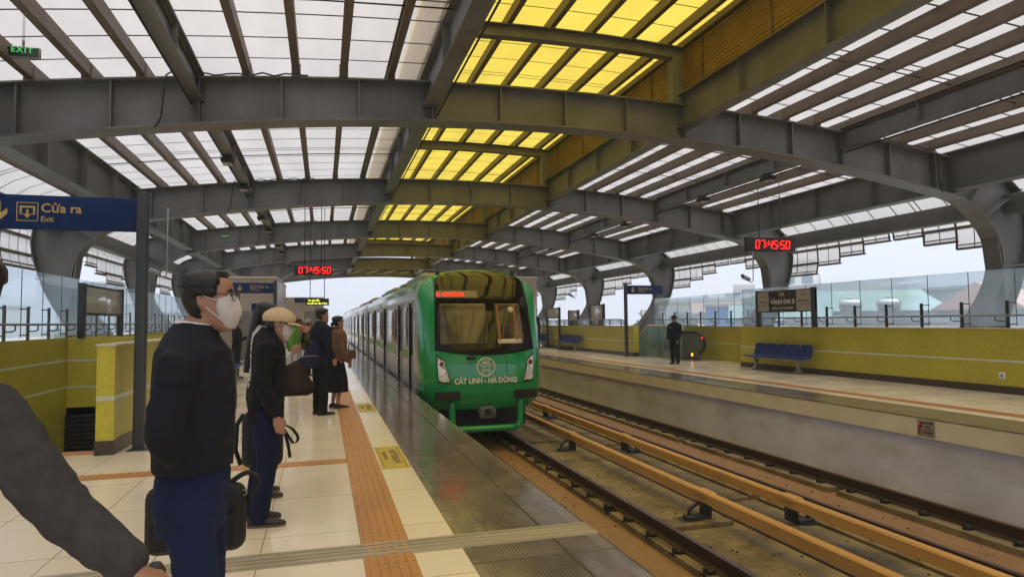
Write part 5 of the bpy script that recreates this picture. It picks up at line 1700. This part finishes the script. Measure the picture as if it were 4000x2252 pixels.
M_shoe = mat("black_shoe_leather", (0.022, 0.020, 0.020), 0.45, 0, 0.2, 20)
M_navyj = cloth("dark_navy_jacket_cloth", (0.014, 0.015, 0.025))
M_blackj = cloth("black_jacket_cloth", (0.011, 0.011, 0.014))
M_navyt = cloth("navy_trouser_cloth", (0.011, 0.020, 0.068))
M_navyt2 = cloth("deep_navy_trouser_cloth", (0.008, 0.012, 0.038))
M_blackt = cloth("black_trouser_cloth", (0.009, 0.009, 0.011))
M_greyk = cloth("charcoal_sweatshirt", (0.066, 0.061, 0.062), .95, .3, 30, 420, .5)
M_bagblack = mat("black_bag_nylon", (0.009, 0.009, 0.010), 0.6, 0, 0.2, 9, 0.3, 260)
M_beigecap = cloth("beige_cap_cotton", (0.64, 0.48, 0.285), .9, .12, 14)

# front masked man ------------------------------------------------------
P1 = (-.455, 2.70)
person("masked man with glasses in a dark navy jacket, nearest in front", P1, -3, 1.71, near=True, vox=.0095, mask='cup', glasses=True, hair='receding',
       head=(0, .045, 1.593), hs=.90, look=(4, 0, 0), bulk=1.0, hem=.985, hemk=.97, shirtcollar=True, zip=True, collar=.05, wr=.007, wf=5.5, legw=.84, sleeve=.94,
       torso=[(.90, .185, .125, -.13), (1.0, .19, .126, -.130), (1.12, .195, .13, -.134), (1.24, .2, .132, -.136), (1.34, .205, .127, -.135), (1.41, .185, .11, -.13), (1.455, .13, .08, -.105), (1.49, .08, .06, -.08)],
       arms=[((.205, -.015, 1.37), (.235, -.045, 1.14), (.105, .02, .985), (-.05, .0, -1), (-1, 0, 0), .35, 1), ((-.205, -.015, 1.37), (-.235, -.04, 1.14), (-.105, .02, .985), (.05, .0, -1), (1, 0, 0), .4, -1)],
       legs=[((.095, .0, .9), (.105, .045, .49), (.11, .02, .09), 8), ((-.095, .01, .9), (-.105, .02, .49), (-.1, -.06, .09), -8)], jacket=M_navyj, trousers=M_navyt, seed=2.0)
t = thing("laptop_bag", "black laptop bag hanging at the front masked man's far side", "bag", (-.50, 3.05, .70), radians(-4))
MB().rbox(-.20, .19, -.055, .055, -.145, .135, .05, seg=4).build("bag_body", [M_bagblack], t)
MB().rbox(-.175, .165, -.075, -.045, -.12, .02, .02, seg=3).build("front_pocket", [M_bagblack], t)
q = MB(); q.tube([(-.1, 0, .13), (-.08, 0, .20), (.06, 0, .20), (.08, 0, .13)], .011, 8); q.build("handle", [M_bagblack], t)
q = MB(); q.tube(smooth_pts([(.12, 0, .13), (.19, .01, .17), (.235, .02, .13), (.185, .0, .06)], 4), .011, 8); q.tube([(.18, -.02, .1), (.21, -.02, .08), (.2, -.02, .05)], .006, 6); q.build("shoulder_strap", [M_bagblack], t)
q = MB(); q.disc((.185, -.03, .095), .014, 'y', 12, 0, .008, .006); q.build("buckle", [M_bolt], t)

# man in the beige cap ---------------------------------------------------
person("masked man in a beige flat cap, black jacket and navy trousers, arm hanging", (-.415, 5.40), 2, 1.66, near=True, vox=.011, mask='flat', glasses=True, hair='short', cap=(M_beigecap, 'soft'),
       head=(0, .085, 1.545), look=(0, -14, 0), lean=.035, hem=.80, collar=.06, jacket=M_blackj, trousers=M_navyt2, seed=5.0, wr=.007,
       arms=[((.19, -.01, 1.37), (.235, -.02, 1.10), (.215, .075, .86), (0, .28, -1), (-1, .1, 0), .45, 1), ((-.19, -.01, 1.37), (-.235, -.02, 1.1), (-.21, .06, .86), (0, .2, -1), (1, 0, 0), .9, -1)],
       legs=[((.095, 0, .9), (.10, .015, .49), (.10, -.05, .09), 6), ((-.095, 0, .9), (-.1, -.03, .49), (-.1, -.09, .09), -4)])
t = thing("backpack", "black backpack with dangling straps held low behind the man in the beige cap", "bag", (-.46, 5.72, .60), 0)
MB().rbox(-.16, .15, -.09, .09, -.24, .20, .06, seg=4).build("bag_body", [M_bagblack], t)
q = MB(); q.tube([(-.15, 0, .18), (-.2, 0, .1), (-.21, 0, -.1), (-.17, 0, -.22)], .018, 8)
for pts in ([(.13, -.08, .10), (.22, -.1, .06), (.27, -.1, -.02), (.24, -.1, -.06), (.2, -.1, -.01), (.16, -.1, .06)], [(.15, -.1, .08), (.19, -.11, -.05), (.21, -.11, -.17)]):
    pp = smooth_pts(pts, 3); q.loft([[p + Vector((-.012, 0, 0)), p + Vector((.012, 0, .006)), p + Vector((.012, .004, .006)), p + Vector((-.012, .004, 0))] for p in pp], 0, True, False)
q.build("strap", [M_bagblack], t)

# woman with long hair behind him -----------------------------------------
M_white_top = cloth("white_top_cloth", (0.55, 0.52, 0.50), .8, .08)
M_brown = cloth("dark_brown_leather", (0.035, 0.022, 0.017), .55, .15, 8, 90, .2)
person("woman with very long black hair looking at her phone, behind the capped man", (-.52, 6.25), 10, 1.70, hair='long', hairlen=-.50, look=(8, -18, 0), head=(0, .04, 1.575), jacket=M_white_top, trousers=M_blackt, seed=8.0, hem=.92, vox=.014,
       torso=[(.85, .165, .11, -.115), (.95, .165, .11, -.12), (1.08, .15, .11, -.105), (1.22, .16, .125, -.105), (1.33, .172, .12, -.108), (1.41, .155, .09, -.1), (1.455, .11, .06, -.09), (1.49, .065, .04, -.075)], sleeve=.8,
       arms=[((.165, -.01, 1.36), (.2, .0, 1.11), (.15, .22, 1.24), (-.25, .8, .45), (-.9, -.1, .3), .75, 1), ((-.165, -.01, 1.36), (-.2, .03, 1.1), (-.06, .24, 1.20), (.3, .8, .2), (.5, 0, .9), .6, -1)])
t = thing("mobile_phone", "dark phone held up in the hands of the long haired woman", "phone", (-.16, 6.13, 1.36), radians(-70)); MB().rbox(-.005, .005, -.036, .036, -.07, .07, .004, M=Matrix.Rotation(-.5, 4, 'Y')).build("phone_body", [M_black_gloss], t)
t = thing("tote_bag", "large dark brown tote bag sticking out in front of the capped man", "bag", (-.22, 6.05, 1.02), radians(6))
q = MB(); q.loft([[(x * w + dx, y * d, z) for x, y in ((-1, -1), (1, -1), (1, 1), (-1, 1))] for z, w, d, dx in ((-.14, .11, .05, -.02), (-.12, .13, .06, .0), (-.05, .135, .065, .01), (.1, .09, .045, -.04), (.16, .075, .03, -.06))], 0, True, True)
q.build("bag_body", [M_brown], t)
q = MB(); q.loft([[p + Vector((0, -.004, -.028)), p + Vector((0, .004, -.028)), p + Vector((0, .004, .028)), p + Vector((0, -.004, .028))] for p in smooth_pts([(-.16, -.07, .12), (-.06, -.08, .17), (.05, -.08, .23)], 4)], 0, True, False)
st_ = q.build("patterned_strap", [M_white_top], t)
q = MB()
for f in (.1, .2, .3, .55, .78, .88): q.box(-.16 + .21 * f - .004, -.16 + .21 * f + .004, -.088, -.083, .095 + .11 * f, .15 + .11 * f)
q.build("strap_stripes", [M_ink], st_)

# lime jacket, orange hood, pink jacket further along ----------------------------------
M_lime = cloth("lime_green_jacket", (0.11, 0.30, 0.045)); M_or = cloth("orange_brown_coat", (0.26, 0.10, 0.03)); M_pink = cloth("dusty_pink_jacket", (0.42, 0.20, 0.16))
M_jean = cloth("dark_jeans", (0.02, 0.028, 0.05)); M_greybag = cloth("grey_beige_fabric", (0.27, 0.235, 0.21))
hang = lambda w=.19: [((w, -.01, 1.37), (w + .045, -.02, 1.1), (w + .03, .06, .86), (0, .25, -1), (-1, .1, 0), .5, 1), ((-w, -.01, 1.37), (-w - .045, -.02, 1.1), (-w - .03, .06, .86), (0, .25, -1), (1, .1, 0), .5, -1)]
phone_arms = [((.185, -.01, 1.36), (.22, .02, 1.1), (.1, .26, 1.18), (-.3, .9, .2), (-.3, 0, .9), .7, 1), ((-.185, -.01, 1.36), (-.22, .02, 1.1), (-.1, .26, 1.18), (.3, .9, .2), (.3, 0, .9), .7, -1)]
person("person with black bob and glasses in a lime green jacket, grey pack on the back", (-.62, 15.4), -10, 1.65, hair='bob', glasses=True, look=(5, -16, 0), head=(0, .05, 1.57), jacket=M_lime, trousers=M_jean, arms=hang(.185), hem=.82, seed=11.0, vox=.02, bvox=.016)
t = thing("backpack", "grey beige backpack on the person in the lime green jacket", "bag", (-.80, 15.36, 1.18), radians(-10)); MB().rbox(-.12, .10, -.17, .17, -.22, .24, .07, seg=4).build("bag_body", [M_greybag], t)
MB().rbox(-.15, -.10, -.13, .13, -.18, .04, .03, seg=3).build("front_pocket", [M_greybag], t)
person("person in an orange brown hooded coat looking at a phone, far down the platform", (-.82, 26.0), 0, 1.62, hair='bob', hairm=M_or, look=(0, -20, 0), head=(0, .05, 1.565), jacket=M_or, puff=.015, trousers=M_blackt, arms=phone_arms, hem=.85, seed=13.0, vox=.024, bvox=.02)
M_bwcap = cloth("black_white_cap", (0.35, 0.34, 0.34), .8, .5, 22)
person("person in dusty pink jacket and pale cap, half hidden by the navy anorak", (-.42, 20.0), 20, 1.64, hair='short', cap=(M_bwcap, 'peak'), jacket=M_pink, trousers=M_blackt, arms=hang(.185), hem=.95, seed=17.0, vox=.022, bvox=.018)
person("woman with long dark hair in a black jacket standing beyond the left blue bench", (-2.32, 19.9), 0, 1.64, hair='long', hairlen=-.35, look=(0, -8, 0), jacket=M_blackj, trousers=cloth("dark_green_jeans", (0.015, 0.03, 0.024)), arms=phone_arms, hem=.8, seed=19.0, vox=.022, bvox=.018)

# couple looking at the train ----------------------------------------------------
M_navy2 = cloth("navy_anorak_cloth", (0.011, 0.014, 0.030)); M_brownp = cloth("brown_puffer_cloth", (0.165, 0.088, 0.048), .7); M_fur = cloth("brown_fur_collar", (0.09, 0.05, 0.035), .95, .3, 60, 60, .8)
person("man in a navy anorak and black trousers, watching the train beside a woman", (-.03, 11.40), 30, 1.76, hair='short', look=(12, 2, 0), jacket=M_navy2, trousers=M_blackt, arms=[((.19, -.01, 1.37), (.24, -.03, 1.1), (.2, .10, .92), (-.1, .4, -1), (-1, 0, 0), .6, 1), ((-.19, -.01, 1.37), (-.24, -.03, 1.1), (-.21, .1, .93), (.1, .4, -1), (1, 0, 0), .6, -1)], hem=.80, seed=23.0, vox=.016, bvox=.012, bulk=1.06, legs=[((.095, 0, .9), (.1, .0, .49), (.1, -.03, .09), 10), ((-.095, 0, .9), (-.1, .0, .49), (-.12, .0, .09), -10)], shoes=cloth("brown_black_trainer", (.03, .024, .02), .6))
t = thing("shoulder_bag", "big navy shoulder bag on the back of the man in the navy anorak", "bag", (-.20, 11.20, 1.03), radians(18))
q = MB(); q.loft([[(x * w, y * d - .01, z) for x, y in [(cos(a), sin(a)) for a in [2 * pi * j / 20 for j in range(20)]]] for z, w, d in ((-.25, .12, .06), (-.235, .17, .09), (-.1, .19, .11), (.1, .165, .09), (.2, .13, .06))]); q.build("bag_body", [cloth("navy_bag_cloth", (.012, .016, .042), .7)], t)
q = MB(); q.tube(smooth_pts([(-.1, -.02, .18), (-.02, .0, .34), (.12, .06, .42), (.17, .1, .3)], 3), .014, 6); q.build("strap", [M_bagblack], t)
q = MB(); q.strip([(.195 * cos(a), .115 * sin(a) - .01, -.055) for a in [-2.6 + 1.5 * i / 10 for i in range(11)]], [(.194 * cos(a), .114 * sin(a) - .01, -.04) for a in [-2.6 + 1.5 * i / 10 for i in range(11)]]); q.build("pale_trim", [M_greybag], t)
wm_ = person("woman in a brown puffer jacket with fur collar and long black pleated skirt", (.24, 12.25), 25, 1.64, hair='bun', glasses=True, look=(5, 3, 0), jacket=M_brownp, puff=.022, wr=.012, wf=9.0, skirt=(M_blackt, .30), arms=[((.175, -.01, 1.36), (.23, .0, 1.1), (.2, .14, .88), (-.1, .3, -1), (-1, 0, 0), .5, 1), ((-.175, -.01, 1.36), (-.23, .0, 1.1), (-.2, .14, .9), (.1, .3, -1), (1, 0, 0), .5, -1)], hem=.88, seed=29.0, vox=.017, bvox=.012, collar=.02)
q = MB(); q.tube([(.09 * cos(a), -.025 + .085 * sin(a), 1.40 - .015 * sin(a)) for a in [2 * pi * j / 16 for j in range(16)]], .04, 10, closed=True); put("fur_collar", q.mesh("fur_collar", [M_fur]), wm_)
t = thing("handbag", "small brown handbag at the wrist of the woman in the puffer jacket", "bag", (.48, 12.1, .95), radians(25)); MB().rbox(-.09, .09, -.04, .04, -.08, .08, .03, seg=3).build("bag_body", [cloth("brown_bag_leather", (.11, .05, .025), .5)], t)
q = MB(); q.tube([(-.06, 0, .08), (-.03, 0, .2), (.03, 0, .2), (.06, 0, .08)], .008, 6); q.build("strap", [M_brown], t)

# guard and the person in a vest across the tracks -----------------------------------
M_guard = cloth("guard_uniform_cloth", (0.010, 0.012, 0.022))
gd = person("security guard in dark uniform and peaked cap standing on the far platform", (11.58, 20.2), 212, 1.66, hair='short', cap=(M_guard, 'peak'), skin=M_skin2, look=(-14, 0, 0), jacket=M_guard, trousers=M_blackt, arms=[((.19, -.01, 1.37), (.25, -.01, 1.1), (.2, .12, .87), (-.1, .3, -1), (-1, 0, 0), .6, 1), ((-.19, -.01, 1.37), (-.25, -.01, 1.1), (-.2, .12, .87), (.1, .3, -1), (1, 0, 0), .6, -1)], hem=.88, seed=31.0, vox=.018, bvox=.012)
q = MB(); q.disc((.09, .125, 1.25), .028, 'y', 12, 0, 0, .008); put("badge", q.mesh("badge", [M_greybag]), gd)
q = MB(); q.disc((-.285, .0, 1.17), .045, 'x', 14, 0, 0, .012); put("sleeve_patch", q.mesh("sleeve_patch", [M_greybag]), gd)
hv = person("person in a black hood, yellow vest and jeans at the end of the far platform", (11.42, 34.8), 190, 1.78, hair='bob', jacket=cloth("black_hoodie_cloth", (.014, .012, .012)), trousers=cloth("blue_jeans", (.02, .045, .10)), arms=hang(.19), hem=.85, seed=37.0, vox=.026, bvox=.02, skin=M_skin2)
q = MB(); q.loft([ell(z, a, f, b) for z, a, f, b in ((.98, .215, .165, -.16), (1.15, .205, .16, -.15), (1.3, .205, .155, -.15), (1.42, .15, .13, -.14))], 0, False); put("safety_vest", q.mesh("safety_vest", [mat("yellow_vest", (.55, .62, .03), .7)]), hv)

# person at the left edge with the stretched arm ------------------------------------
person("person in a charcoal sweatshirt at the left edge, stretching an arm down", (-.865, 1.66), 78, 1.68, near=True, vox=.0085, hair='short', head=(.105, .0, 1.575), look=(-78, -4, 8), jacket=M_greyk, trousers=M_blackt, seed=41.0, wr=.003, wf=11.0, fold=(.74, 0, -.67), sleeve=.88, eyes=False, hem=.88,
       torso=[(.80, .178, .13, -.13), (.93, .182, .13, -.135), (1.08, .172, .13, -.12), (1.22, .185, .132, -.12), (1.34, .19, .125, -.125), (1.41, .16, .1, -.118), (1.455, .105, .07, -.1), (1.49, .07, .05, -.085)],
       arms=[((.225, -.03, 1.36), (.37, -.03, 1.17), (.525, -.03, 1.035), (.55, .05, -.62), (-.4, .2, -.7), .9, 1), ((-.19, -.01, 1.37), (-.235, -.02, 1.10), (-.21, .06, .86), (0, .2, -1), (1, 0, 0), .9, -1)])
t = thing("umbrella", "dark umbrella grip held in the stretched hand at the bottom left", "umbrella", (-.345, 1.60, .905), 0)
q = MB(); q.tube([(0, 0, .085), (0, 0, .07), (0, 0, -.08), (-.005, 0, -.1)], [.012, .021, .021, .015], 14); q.build("grip", [mat("dark_rubber_grip", (.03, .034, .03), .5, 0, .2, 10)], t)
q = MB(); q.tube([(-.004, 0, -.09), (-.1, .02, -.75)], [.008, .006], 8); q.tube([(-.02, .004, -.16), (-.03, .006, -.2), (-.095, .02, -.7)], [.012, .03, .012], 10); q.build("folded_canopy", [M_bagblack], t)

# ------------------------------------------------------------------ city beyond the glass
def house(name, label, cat, loc, rz, w, d, h, wallm, roofm=None, rh=0, over=.6, wins=(), group="buildings beyond the station"):
    t = thing(name, label, cat, loc, rz, group)
    MB().box(-w / 2, w / 2, 0, d, 0, h).build("wall", [wallm], t)
    if roofm and rh:
        q = MB(); a, b = w / 2 + over, over
        q.v += [(-a, -b, h), (a, -b, h), (a, d + b, h), (-a, d + b, h), (-a, d / 2, h + rh), (a, d / 2, h + rh)]
        for f_ in ((0, 1, 5, 4), (2, 3, 4, 5), (0, 4, 3), (1, 2, 5), (3, 2, 1, 0)): q.f.append(f_); q.m.append(0); q.s.append(False)
        q.build("roof", [roofm], t)
    elif roofm: MB().box(-w / 2 - .2, w / 2 + .2, -.2, d + .2, h, h + .35).build("roof", [roofm], t)
    for (x, z, ww, wh) in wins:
        fr_ = MB().box(x - ww / 2, x + ww / 2, -.08, .0, z, z + wh).build("window", [M_bld_glass], t)
    return t


M_bld_glass = mat("far_window_glass", (.22, .30, .33), .2); M_pale = mat("haze_paled_render_wall", (.66, .67, .69), .8, 0, .1, .4, world_co=True); M_teal = mat("haze_paled_teal_roof", (.38, .52, .53), .6, 0, .12, .4, world_co=True)  # far wall and roof colours paled to stand in for haze
M_redt = mat("haze_paled_red_tiles", (.60, .40, .38), .7, 0, .15, .6, world_co=True); M_bluew = mat("haze_paled_blue_wall", (.12, .30, .66), .6, 0, .1, .3, world_co=True); M_greyw = mat("grey_render_wall", (.45, .47, .50), .8, 0, .12, .4, world_co=True)  # distance haze put into the red and blue as pastel tones
house("warehouse", "long warehouse with a teal metal roof beyond the right glass fence", "building", (50.4, 51.5, -9), radians(-18), 14.5, 10, 11.2, M_pale, M_teal, 2.2)
house("tiled_house", "grey gabled house with a red tile roof beyond the right glass fence", "house", (46.6, 33.0, -9), radians(20), 6.0, 5.0, 11.0, M_greyw, M_redt, 1.9, .4, wins=((-1.6, 9, 1.0, 1.2), (1.2, 9, 1.0, 1.2)))
house("tank_house", "flat pale block carrying the steel water tanks", "building", (33.2, 34.2, -9), radians(-43), 9, 6, 10.2, M_pale, M_greyw, 0, wins=((-2.6, 8.5, .9, 1.2), (0, 8.5, .9, 1.2), (2.4, 8.5, .9, 1.2)))
house("blue_shed", "bright blue sheet metal building left of the station name board", "building", (45.2, 66, -9), radians(-34), 5.6, 6, 12.0, M_bluew, M_greyw, 0)
house("apartment_block", "pale apartment tower with green glass windows behind the right column", "building", (62.8, 76, -9), radians(-38), 5.2, 6, 18.5, M_pale, M_pale, 0, wins=[(x, z, 1.5, 1.5) for x in (-1.2, 1.2) for z in (10.5, 13, 15.4)])
house("town_house", "low grey house with a greenish hip roof under the blue building", "house", (43.5, 55, -9), radians(-36), 9, 6, 10.6, M_greyw, M_teal, 1.4)
for i, (x, y, w_, h_, lab) in enumerate(((-38, 125, 10, 17.5, "pale tower block far away above the left glass fence"), (-52, 108, 14, 13.2, "low pale block far beyond the left glass fence"), (-30, 150, 16, 12.8, "long low block beyond the left fence, behind the signpost"), (40, 150, 18, 13, "hazy block between the far columns"), (70, 110, 16, 13.6, "hazy pale block behind the blue building"), (84, 96, 14, 14.5, "distant pale block right of the apartment tower"), (66, 46, 10, 13.4, "grey white block at the right edge behind the tiled house"))):
    house("city_block", lab, "building", (x, y, -9), radians(-15), w_, 10, h_, M_pale if i % 2 else M_greyw, M_greyw, 0, wins=[(-w_ / 2 + 1.5 + 2.6 * j, h_ - 3.0 - 3 * r_, 1.3, 1.4) for j in range(int(w_ / 2.7)) for r_ in range(3)])
for (x, y, rz, w_, h_, lab, rf) in ((52, 78, -30, 7, 11.4, "far small house with a haze-paled red roof left of the warehouse", M_redt), (64, 62, -34, 8, 11.8, "haze-paled red roofed house between the warehouse and tiled house", M_redt), (38.5, 47, -38, 5, 10.4, "small grey shed in front of the long teal warehouse", M_teal), (58, 40, -45, 6, 11.0, "low house with haze-paled roof behind the red tiled house", M_redt)):
    house("town_house", lab, "house", (x, y, -9), radians(rz), w_, 5, h_, M_pale, rf, 1.5, .4, wins=[(-w_ / 4, h_ - 1.9, 1, 1.2), (w_ / 4, h_ - 1.9, 1, 1.2)])
M_tank = mat("stainless_tank", (.62, .63, .64), .22, .9, .06, 3)
for lab, p in (("left one of the two steel water tanks on the pale block", (31.3, 33.3, 2.22)), ("right one of the two steel water tanks on the pale block", (32.9, 32.0, 2.22))):
    t = thing("water_tank", lab, "water tank", p, radians(-43), "steel water tanks")
    q = MB(); q.tube([(-.66, 0, .1), (-.6, 0, .1), (-.5, 0, .1), (.5, 0, .1), (.6, 0, .1), (.66, 0, .1)], [.12, .3, .4, .4, .3, .12], 20); q.build("tank_shell", [M_tank], t)
    q = MB()
    for x in (-.4, .4): q.box(x - .04, x + .04, -.35, .35, -1.0, -.15)
    q.build("stand", [M_greyw], t); q = MB(); q.tube([(0, 0, .48), (0, 0, .58)], .12, 12); q.build("filler_cap", [M_tank], t)
t = thing("billboard", "grey billboard seen from behind left of the station name board", "billboard", (36.9, 51.8, -9), radians(-36)); MB().rbox(-.95, .95, -.1, .1, 12.75, 13.7, .02).build("panel", [M_greyw], t)
q = MB(); q.tube([(0, .1, 0), (0, .1, 12.8)], .09, 8); q.build("post", [M_greyw], t)
t = thing("telecom_mast", "thin telecom mast with boxes right of the station name board", "mast", (57.5, 66.5, -9), 0); q = MB()
for dx, dy in ((-.4, -.3), (.4, -.3), (0, .4)): q.tube([(dx * 1.6, dy * 1.6, 0), (dx * .5, dy * .5, 16.0)], .06, 6)
for z in range(2, 16, 2): q.tube([(-.5, -.4, z), (.5, -.4, z + 1)], .035, 5); q.tube([(.5, -.4, z), (0, .5, z + 1)], .035, 5)
q.build("lattice", [M_greyw], t); q = MB()
for dx in (-.5, .45): q.rbox(dx - .16, dx + .16, -.5, -.2, 14.6, 16.4, .04)
q.build("antenna_box", [M_pale], t)
t = thing("street_lamp", "thin distant street lamp above the tail of the train", "street lamp", (-.9, 118, -9), 0); q = MB(); q.tube(smooth_pts([(0, 0, 0), (0, 0, 11.5), (.2, 0, 12.0), (1.6, 0, 12.3)], 3), .07, 6); q.build("pole", [M_greyw], t); MB().rbox(1.4, 2.1, -.15, .15, 12.22, 12.36, .03).build("lamp_head", [M_greyw], t)
# trees: trunk, limbs and a crown of many leaf-sized faces
M_leaf = mat("hazy_foliage", (.055, .095, .045), .7, 0, .5, 1.2); M_bark = mat("bark", (.09, .07, .05), .9)
r3 = random.Random(3)
for i, (x, y, hh, cr) in enumerate(((36.5, 62.5, 11.9, 2.1), (33.6, 66, 11.2, 1.7), (39.4, 60, 11.4, 1.8), (42, 78, 12.5, 2.4), (-44, 96, 11.6, 2.2), (-34, 104, 11.2, 2.0))):
    t = thing("tree", ("hazy tree beyond the far platform glass, %s" if x > 0 else "hazy tree beyond the left glass fence, %s") % ["tallest and middle of the row", "small one at its left end", "small one beside the billboard", "wide one farther back", "nearer wide one", "farther small one"][i], "tree", (x, y, -9), 0, "hazy trees beyond the station")
    q = MB(); q.tube([(0, 0, 0), (.1, .05, hh * .4), (0, 0, hh * .75)], [.3, .22, .1], 8)
    for k in range(6):
        a = k * 1.05 + i; q.tube([(0, 0, hh * (.45 + .04 * k)), (cos(a) * cr * .5, sin(a) * cr * .5, hh * .72 + .2 * k), (cos(a) * cr * .8, sin(a) * cr * .8, hh * .82 + .1 * k)], [.1, .06, .03], 5)
    q.build("trunk", [M_bark], t)
    q = MB()
    cl = [(Vector((r3.uniform(-1, 1) * cr * .8, r3.uniform(-1, 1) * cr * .8, hh * .8 + r3.uniform(-1, 1) * cr * .7)), r3.uniform(.35, .75) * cr * .5) for _ in range(16)]
    for c, rr in cl:
        for _ in range(75):
            d = Vector((r3.gauss(0, 1), r3.gauss(0, 1), r3.gauss(0, 1))).normalized() * rr * r3.uniform(.5, 1.05); p = c + d
            a = Vector((r3.gauss(0, 1), r3.gauss(0, 1), r3.gauss(0, 1))).normalized() * .13; b = a.cross(d).normalized() * .09
            q.quad(p - a, p + b, p + a, p - b)
    q.build("crown", [M_leaf], t)

# ------------------------------------------------------------------ haze
def add_haze(density):
    o = MB().box(-130, 130, -14, 260, -10, 14).build("haze", [])
    m = bpy.data.materials.new("haze_air"); m.use_nodes = True; nt = m.node_tree; nt.nodes.clear()
    out = nt.nodes.new('ShaderNodeOutputMaterial'); v = nt.nodes.new('ShaderNodeVolumePrincipled')
    v.inputs['Color'].default_value = (.86, .92, 1.0, 1); v.inputs['Density'].default_value = density; v.inputs['Anisotropy'].default_value = .2
    nt.links.new(v.outputs[0], out.inputs['Volume']); o.data.materials.append(m); o['kind'] = 'stuff'


HAZE = 0.0022
if HAZE: add_haze(HAZE)
